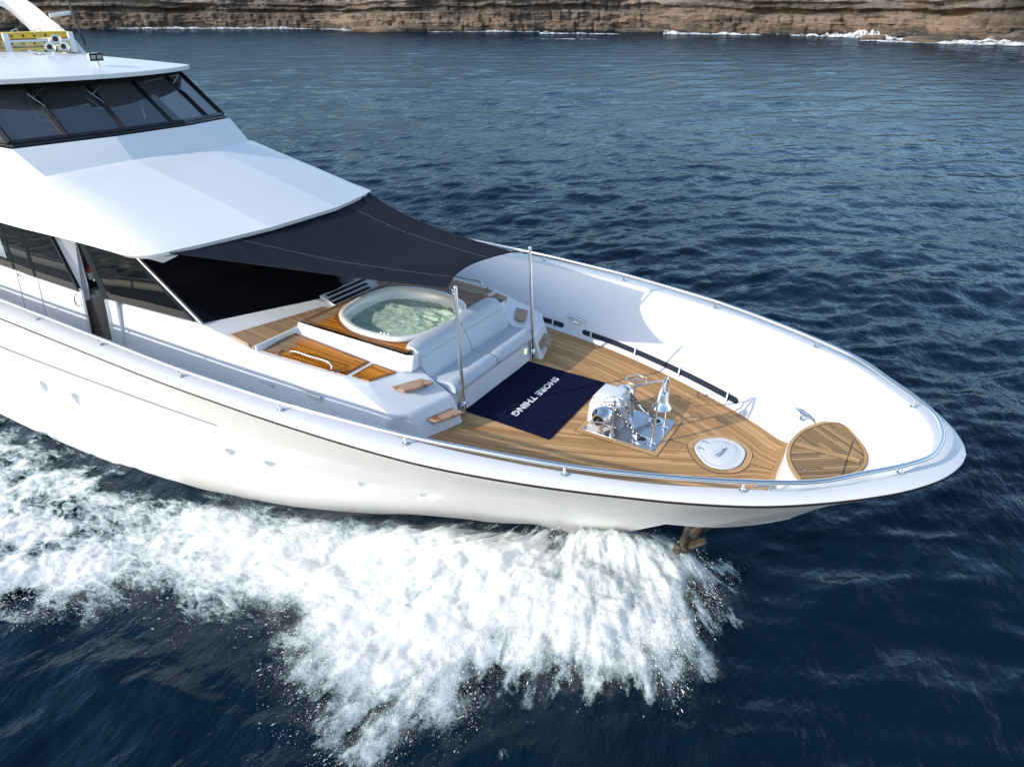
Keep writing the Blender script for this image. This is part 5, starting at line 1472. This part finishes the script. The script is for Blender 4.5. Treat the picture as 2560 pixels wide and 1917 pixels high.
cb_ = thing('drawer_cabinet', (-13.9, -2.1, 2.54), 'taupe drawer cabinet with a pale stone top, seen through the open side door', 'cabinet')
MB().box((-13.86, -2.02, 2.99), (.70, 1.10, .90)).build('carcass', MT['taupe'], cb_)
for z0, z1 in ((2.56, 2.895), (2.905, 3.235), (3.245, 3.44)):
    d_ = MB().box((-13.50, -2.02, (z0 + z1) / 2), (.02, 1.09, z1 - z0)).build('drawer', MT['taupe'], cb_, bevel=.004)
    MB().lathe([(.022, 0), (.014, .02)], (-13.49, -2.23, z1 - .06), (1, 0, 0), 10).build('knob', MT['steel'], d_, True)
MB().box((-13.84, -2.02, 3.475), (.76, 1.16, .05)).build('worktop', MT['counter'], cb_, bevel=.008)
cm = thing('coffee_machine', (-13.72, -2.3, 3.5), 'grey espresso machine standing on the cabinet behind the open side door', 'coffee machine')
MB().box((-13.72, -2.28, 3.53), (.46, .40, .05)).build('drip_tray', MT['machine'], cm, bevel=.01)
MB().box((-13.84, -2.28, 3.66), (.22, .36, .24)).build('machine_body', MT['black'], cm, bevel=.01)
MB().box((-13.74, -2.29, 3.84), (.42, .40, .14)).build('machine_head', MT['machine'], cm, bevel=.03)
MB().box((-13.524, -2.33, 3.85), (.01, .11, .07)).build('display', MT['black'], cm)
for dx in (-.08, .08): MB().tube([(-13.68, -2.28 + dx, 3.78), (-13.66, -2.28 + dx, 3.70)], .03, 10).tube([(-13.66, -2.28 + dx, 3.71), (-13.48, -2.28 + dx, 3.70)], .014, 8).build('filter_handle', MT['steel'], cm, True)
oc_ = MB().lathe([(.13, 0), (.14, .03), (.10, .07), (.04, .09)], (-13.66, -2.31, 3.912), n=20)
oc_.V[-1] += np.c_[.03 * fbm(oc_.V[-1][:, 0] * 20, oc_.V[-1][:, 1] * 20, 2, 3), .02 * fbm(oc_.V[-1][:, 1] * 20, oc_.V[-1][:, 2] * 20, 2, 4), np.abs(.02 * fbm(oc_.V[-1][:, 0] * 25, oc_.V[-1][:, 1] * 25, 2, 5))]
tag(oc_.build('cloth', MT['orange'], None, True), 'crumpled orange cloth on top of the espresso machine', 'cloth')

# big raked windscreen
WB = [(-10.46, -2.36, 3.52), (-9.92, -1.10, 3.50), (-9.62, -.30, 3.48), (-9.60, .30, 3.48), (-9.92, 1.10, 3.50), (-10.46, 2.36, 3.52)]
WT = [(-11.84, -2.50, 4.70), (-11.35, -1.15, 4.80), (-11.1, -.32, 4.84), (-11.1, .32, 4.84), (-11.35, 1.15, 4.80), (-11.84, 2.50, 4.70)]
wb_ = catmull(WB, 24); wt_ = catmull(WT, 24)
ws = grid('windscreen', np.stack([wb_, wt_], 1), MT['windscreen'], Y_, flip=False)
for s in (-1, 1):
    MB().tube([(-10.44, 2.37 * s, 3.53), (-11.86, 2.53 * s, 4.72)], .035, 8).build('windscreen_pillar', MT['sill'], Y_, True)
# white apron from the windscreen foot to the coaming
G = np.array([[tuple(p), tuple(p * [0, 1, 0] + [min(-9.2, p[0] + .9), 0, 3.36])] for p in wb_])
ap = grid('windscreen_apron', G, MT['white'], Y_, flip=True)
V_ap = MB()
for i, x in enumerate((-9.565, -9.435, -9.305)):
    y0, y1 = -.22 - .055 * i, .86 - .08 * i
    V_ap = MB().box((x, (y0 + y1) / 2, 3.515 - .26 * (x + 9.6)), (.075, y1 - y0, .012), np.array(Matrix.Rotation(.255, 3, 'Y')))
    V_ap.build('vent_slot', MT['black'], ap)
MB().box((-9.44, .31, 3.492 - .26 * .16), (.46, 1.26, .04), np.array(Matrix.Rotation(.255, 3, 'Y'))).build('vent_panel', MT['white'], ap, bevel=.01)
MB().add([(-10.98, -2.76, 4.74), (-10.62, -2.42, 4.74), (-10.72, -2.30, 4.74), (-11.12, -2.66, 4.74), (-10.90, -2.52, 4.60)], [[0, 1, 2, 3], [0, 4, 1], [1, 4, 2], [2, 4, 3], [3, 4, 0]]).build('eave_bracket', MT['white'], roof)

# portholes on the hull
def hull_y(x, z):
    ys_ = []; zs_ = []
    for R_ in (LC['wl'], wm, LC['mid'], rows[4], LC['kn'], mid2, LC['lo']):
        q = at_x(R_, x); ys_.append(q[1]); zs_.append(q[2])
    return np.interp(z, zs_, ys_)
def on_hull(px, py):
    c, r_, u_, f_ = np.array(CAM), np.array(RT), np.array(UPV), np.array(FW)
    d = f_ * 1480 + r_ * (px - 1105.7) + u_ * (828 - py); d /= np.linalg.norm(d)
    for t in np.linspace(5, 30, 6000):
        p = c + d * t
        if p[2] < 3.3 and p[2] > 0 and -p[1] <= hull_y(p[0], p[2]): return p
    return None
CUT = []
for px, py, w, h in ((113, 846, .40, .19), (184, 872, .40, .19), (516, 981, .27, .14), (603, 1006, .27, .14), (796, 1048, .20, .10), (930, 1071, .20, .10)):
    p = on_hull(px, py)
    if p is None: continue
    e = .05
    g_ = lambda x, z: np.array([x, -hull_y(x, z), z])
    tx = g_(p[0] + e, p[2]) - g_(p[0] - e, p[2]); tz = g_(p[0], p[2] + e) - g_(p[0], p[2] - e)
    tx /= np.linalg.norm(tx); nn_ = np.cross(tx, tz); nn_ /= np.linalg.norm(nn_); nn_ = nn_ if nn_[1] < 0 else -nn_
    tz = np.cross(nn_, tx); tz = tz if tz[2] > 0 else -tz
    # a scoop, deeper towards the stern
    a_ = .13; ax1 = tx * math.cos(a_) + nn_ * math.sin(a_); ax3 = -tx * math.sin(a_) + nn_ * math.cos(a_)
    cpt = p + nn_ * .015 - tz * .0
    nu_, nv_ = 32, 16; V = []; F = []
    for i in range(nv_ + 1):
        ph = math.pi * i / nv_
        for j in range(nu_):
            th = 2 * math.pi * j / nu_
            q = (math.sin(ph) * math.cos(th), math.sin(ph) * math.sin(th), math.cos(ph))
            V.append(cpt + ax1 * w * q[0] + tz * h * q[1] * (1 - .35 * q[0]) - tz * .10 * w * q[0] + ax3 * .11 * q[2])
    for i in range(nv_):
        for j in range(nu_): F.append([i * nu_ + j, (i + 1) * nu_ + j, (i + 1) * nu_ + (j + 1) % nu_, i * nu_ + (j + 1) % nu_])
    cu_ = fixn(mesh('cutter', V, F, MT['hull'])); CUT.append(cu_)
    # the lined recess itself, a part of its own just proud of the cut
    V = np.array(V); lowf = [f for f in F if all(-V[q][1] < hull_y(V[q][0], V[q][2]) - .004 for q in f)]
    V2 = V + nn_ * .003
    fixn(mesh('porthole', V2, lowf, MT['hull'], hull, True, 60))
ha = hull.modifiers.new('weld', 'WELD'); ha.merge_threshold = .0005
for c_ in CUT:
    bo = hull.modifiers.new('cut', 'BOOLEAN'); bo.operation = 'DIFFERENCE'; bo.solver = 'EXACT'; bo.use_hole_tolerant = True; bo.object = c_
dg_ = bpy.context.evaluated_depsgraph_get(); dg_.update()
nm_ = bpy.data.meshes.new_from_object(hull.evaluated_get(dg_))
if len(nm_.polygons) > 500:
    hull.modifiers.clear(); hull.data = nm_
    nm_.polygons.foreach_set('use_smooth', [True] * len(nm_.polygons)); nm_.set_sharp_from_angle(angle=math.radians(28))
    if len(nm_.materials) == 0: nm_.materials.append(MT['hull'])
for c_ in CUT: bpy.data.objects.remove(c_)

# anchor stowed at the stem
an_ = thing('anchor', (-1.9, -.1, .8), 'muddy stockless anchor hanging at the stem just above the bow spray', 'anchor')
def lump(c, d, R, seed, name):
    bm = bmesh.new(); bmesh.ops.create_icosphere(bm, subdivisions=4, radius=1); P = np.array([v.co[:] for v in bm.verts]); F = [[v.index for v in f.verts] for f in bm.faces]; bm.free()
    P = np.sign(P) * np.abs(P) ** .6
    P *= (1 + .10 * fbm(P[:, 0] * 1.7 + seed, P[:, 1] * 1.7 + P[:, 2], 4, seed))[:, None]
    P = (P * np.array(d)) @ np.array(R).T + np.array(c)
    return mesh(name, P, F, MT['mud'], an_, True, 40)
RY = lambda a: Matrix.Rotation(a, 3, 'Y'); RX = lambda a: Matrix.Rotation(a, 3, 'X')
lump((-1.92, -.06, .98), (.07, .06, .26), RY(.35), 3, 'shank')
lump((-2.03, -.10, .72), (.13, .30, .09), RY(.5), 5, 'crown')
for s in (-1, 1):
    lump((-1.86, -.08 + .19 * s, .86), (.035, .085, .22), np.array(RX(-.25 * s) @ RY(.75)), 7 + s, 'fluke')
    lump((-2.12, -.10 + .27 * s, .70), (.07, .05, .09), RY(.2), 11 + s, 'fluke_arm')
MB().box((-1.98, 0, 1.22), (.34, .22, .22), np.array(Matrix.Rotation(-.5, 3, 'Y'))).build('anchor_pocket', MT['mud'], hull, bevel=.04)

# ---------------------------------------------------------------- gear on the wheelhouse roof
ra_ = MB()
path = catmull([(-21.2, 2.66, 6.8), (-21.6, 2.64, 7.25), (-22.35, 2.60, 7.8), (-23.05, 2.54, 8.3), (-23.7, 2.35, 8.62), (-24.3, 1.6, 8.80), (-24.5, 0, 8.84), (-24.3, -1.6, 8.80), (-23.7, -2.35, 8.62), (-23.05, -2.54, 8.3), (-22.35, -2.6, 7.8), (-21.6, -2.64, 7.25), (-21.2, -2.66, 6.8)], 70)
GA = []
T_ = np.gradient(path, axis=0); T_ /= np.linalg.norm(T_, axis=1)[:, None]
for i, p in enumerate(path):
    a = abs(i / 69 * 2 - 1)
    wdt = .30 + .40 * max(0, (a - .35) / .65) ** 1.2; th = .12
    n_ = np.cross(T_[i], [0, 1.0, 0]); n_ = n_ if np.linalg.norm(n_) > .25 else np.array([-.55, 0, 0.45])
    n_ = np.array([1.0, 0, .25]) * 1.0; n_ -= T_[i] * (n_ @ T_[i]); n_ /= np.linalg.norm(n_)
    m_ = np.cross(T_[i], n_)
    GA.append([p + n_ * wdt * math.cos(q) + m_ * th * math.sin(q) for q in np.linspace(0, 2 * math.pi, 21)])
grid('radar_arch', GA, MT['white'], Y_, angle=60, flip=False)
aa = thing('whip_antenna', (-21.6, 3.05, 7.4), 'thin black whip antenna rising beside the white radar arch', 'antenna')
MB().tube([(-21.3, 3.02, 7.5), (-22.2, 3.05, 10.6)], [.035, .02], 8).build('whip', MT['black'], aa, True)
MB().tube([(-21.62, 3.02, 8.28), (-21.75, 2.5, 8.22)], .05, 8).build('bracket', MT['white'], aa, True)

yb = thing('rescue_float', (-21.2, .8, 7.35), 'stack of yellow rescue floats with white grab ropes behind the chrome horns', 'rescue float')
for i, (z, dx) in enumerate(((7.42, 0), (7.60, -.04), (7.78, -.08))):
    b = MB()
    b.box((-21.3 + dx, .45, z), (.50, 4.25, .15))
    b.box((-21.04 + dx, .45, z + .055), (.05, 4.27, .03))
    ob = b.build('float_board', MT['yellowpale'] if i != 2 else MT['yellow'], yb, bevel=.02)
    for y in np.arange(-1.3, 2.3, .28):
        MB().lathe([(.03, 0), (.03, .012)], (-21.045 + dx, y + .07 * i, z - .01), (1, 0, 0), 8).build('rope_eye', MT['rubber'], ob)
    for y in np.arange(-1.3, 2.1, .56):
        MB().tube([(-21.03 + dx, y + .07 * i, z), (-20.98 + dx, y + .14, z - .05 + .16 * (i == 2)), (-20.97 + dx, y + .28, z - .06 + .22 * (i == 2)), (-21.03 + dx, y + .35, z)], .014, 6).build('grab_rope', MT['rope'], ob, True)
wf = thing('float_rack', (-20.8, 1.6, 7.2), 'white bracket frame that holds the yellow rescue floats', 'rack')
MB().box((-20.85, .80, 7.60), (.08, .13, .50)).box((-20.85, 2.42, 7.60), (.08, .13, .50)).box((-20.84, 1.6, 7.66), (.05, 1.6, .05)).build('frame', MT['white'], wf, bevel=.012)

hn = thing('signal_horn', (-19.0, .8, 7.35), 'cluster of three chrome trumpet horns on the wheelhouse roof', 'horn')
def trumpet(tip, L, r, name='trumpet'):
    x, y, z = tip
    hx = np.array([.92, -.38, .02])
    MB().lathe([(.03, -L), (.032, -L * .6), (.04, -L * .35), (.06, -L * .15), (r * .8, -L * .04), (r, 0), (r * .98, .008), (r * .78, -.01), (.045, -.08), (.02, -.1)], tip, hx, 26).build(name, MT['steel'], hn, True, 60)
    MB().lathe([(.06, 0), (.065, .03), (.05, .07)], np.array(tip) - hx * (L + .05), hx, 16).build('diaphragm', MT['steel'], hn, True, 50)
    MB().lathe([(.048, 0), (.046, .002)], np.array(tip) - hx * .07, hx, 16).build('throat', MT['black'], hn)
trumpet((-18.85, .96, 7.75), .45, .105); trumpet((-18.80, .75, 7.59), .40, .115); trumpet((-18.75, 1.05, 7.59), .38, .115)
MB().box((-19.15, .72, 7.395), (.16, .70, .03)).box((-19.15, .55, 7.45), (.05, .05, .1)).box((-19.15, .95, 7.45), (.05, .05, .1)).build('horn_base', MT['plate'], hn, bevel=.005)
MB().tube([(-19.1, .95, 7.42), (-19.15, .95, 7.6), (-19.18, .98, 7.76)], .018, 8).tube([(-19.1, .40, 7.52), (-19.1, .52, 7.45), (-19.1, .8, 7.40)], .022, 8).build('horn_stand', MT['steel'], hn, True)

sl_ = thing('searchlight', (-15.97, .17, 7.25), 'small white searchlight with two lamps on the wheelhouse roof', 'searchlight')
MB().lathe([(.085, 0), (.075, .03), (.035, .06), (.032, .15), (.05, .18)], (-15.97, .17, 7.255), n=18).build('pedestal', MT['white'], sl_, True, 50)
R_ = np.array(Matrix.Rotation(-.35, 3, 'Z')); SLO = 1
MB().box((-16.03, .16, 7.49), (.28, .24, .14), R_).build('lamp_housing', MT['white'], sl_, bevel=.04)
MB().box((-15.88, .115, 7.49), (.02, .26, .15), R_).build('bezel', MT['black'], sl_, bevel=.01)
for d in (-.06, .06):
    c_ = np.array([-15.865, .112, 7.49]) + R_ @ np.array([0, d, 0])
    MB().box(c_, (.012, .09, .07), R_).build('lamp', MT['steel'], sl_)
MB().tube([(-16.4, -2.96, 5.05), (-16.38, -3.2, 5.05)], .018, 8).lathe([(.05, 0), (.03, .03)], (-16.38, -3.2, 5.05), (0, -1, 0), 12).build('deck_lamp', MT['steel'], Y_, True)

# helmsman behind the tinted glass
pe = bpy.data.meshes.new('person'); bm = bmesh.new()
J = {'pel': ((-16.55, -.9, 6.06), .17), 'spi': ((-16.6, -.9, 6.3), .15), 'che': ((-16.55, -.9, 6.5), .17), 'nek': ((-16.5, -.9, 6.66), .06), 'hd0': ((-16.47, -.9, 6.74), .085), 'hd1': ((-16.45, -.9, 6.84), .10),
     'ls': ((-16.55, -.70, 6.56), .07), 'le': ((-16.3, -.66, 6.32), .045), 'lh': ((-16.02, -.75, 6.36), .03), 'rs': ((-16.55, -1.10, 6.56), .07), 're': ((-16.32, -1.16, 6.32), .045), 'rh': ((-16.05, -1.05, 6.35), .03),
     'lk': ((-16.1, -.78, 6.04), .08), 'lf': ((-16.05, -.78, 5.68), .05), 'rk': ((-16.1, -1.02, 6.04), .08), 'rf': ((-16.05, -1.02, 5.68), .05)}
E_ = [('pel', 'spi'), ('spi', 'che'), ('che', 'nek'), ('nek', 'hd0'), ('hd0', 'hd1'), ('che', 'ls'), ('ls', 'le'), ('le', 'lh'), ('che', 'rs'), ('rs', 're'), ('re', 'rh'), ('pel', 'lk'), ('lk', 'lf'), ('pel', 'rk'), ('rk', 'rf')]
vs = {k_: bm.verts.new(v_[0]) for k_, v_ in J.items()}
for a, b in E_: bm.edges.new((vs[a], vs[b]))
bm.verts.ensure_lookup_table(); bm.to_mesh(pe); bm.free()
po = bpy.data.objects.new('person', pe); S.collection.objects.link(po)
sk = po.modifiers.new('skin', 'SKIN'); sm_ = po.modifiers.new('sub', 'SUBSURF'); sm_.levels = sm_.render_levels = 2
ly = pe.skin_vertices[0] if pe.skin_vertices else None
if ly is None:
    bm = bmesh.new(); bm.from_mesh(pe); bm.verts.layers.skin.verify(); bm.to_mesh(pe); bm.free(); ly = pe.skin_vertices[0]
for i, (k_, v_) in enumerate(J.items()):
    ly.data[i].radius = (v_[1], v_[1] * (.8 if k_ in ('che', 'spi', 'pel') else 1)); ly.data[i].use_root = (i == 0)
pe.materials.append(MT['skin'])
tag(po, 'person in dark clothes sitting at the helm behind the wheelhouse windows', 'person')
sh_ = MB().lathe([(.17, 0), (.19, .2), (.19, .4), (.15, .5), (.07, .58)], (-16.57, -.9, 6.0), n=20); sh_.V[-1][:, 1] = -.9 + (sh_.V[-1][:, 1] + .9) * 1.25
sh_.build('shirt', MT['navycloth'], po, True)
MB().lathe([(.10, 0), (.115, .05), (.10, .11), (.04, .145)], (-16.47, -.9, 6.80), n=18).build('hair', MT['hair'], po, True)
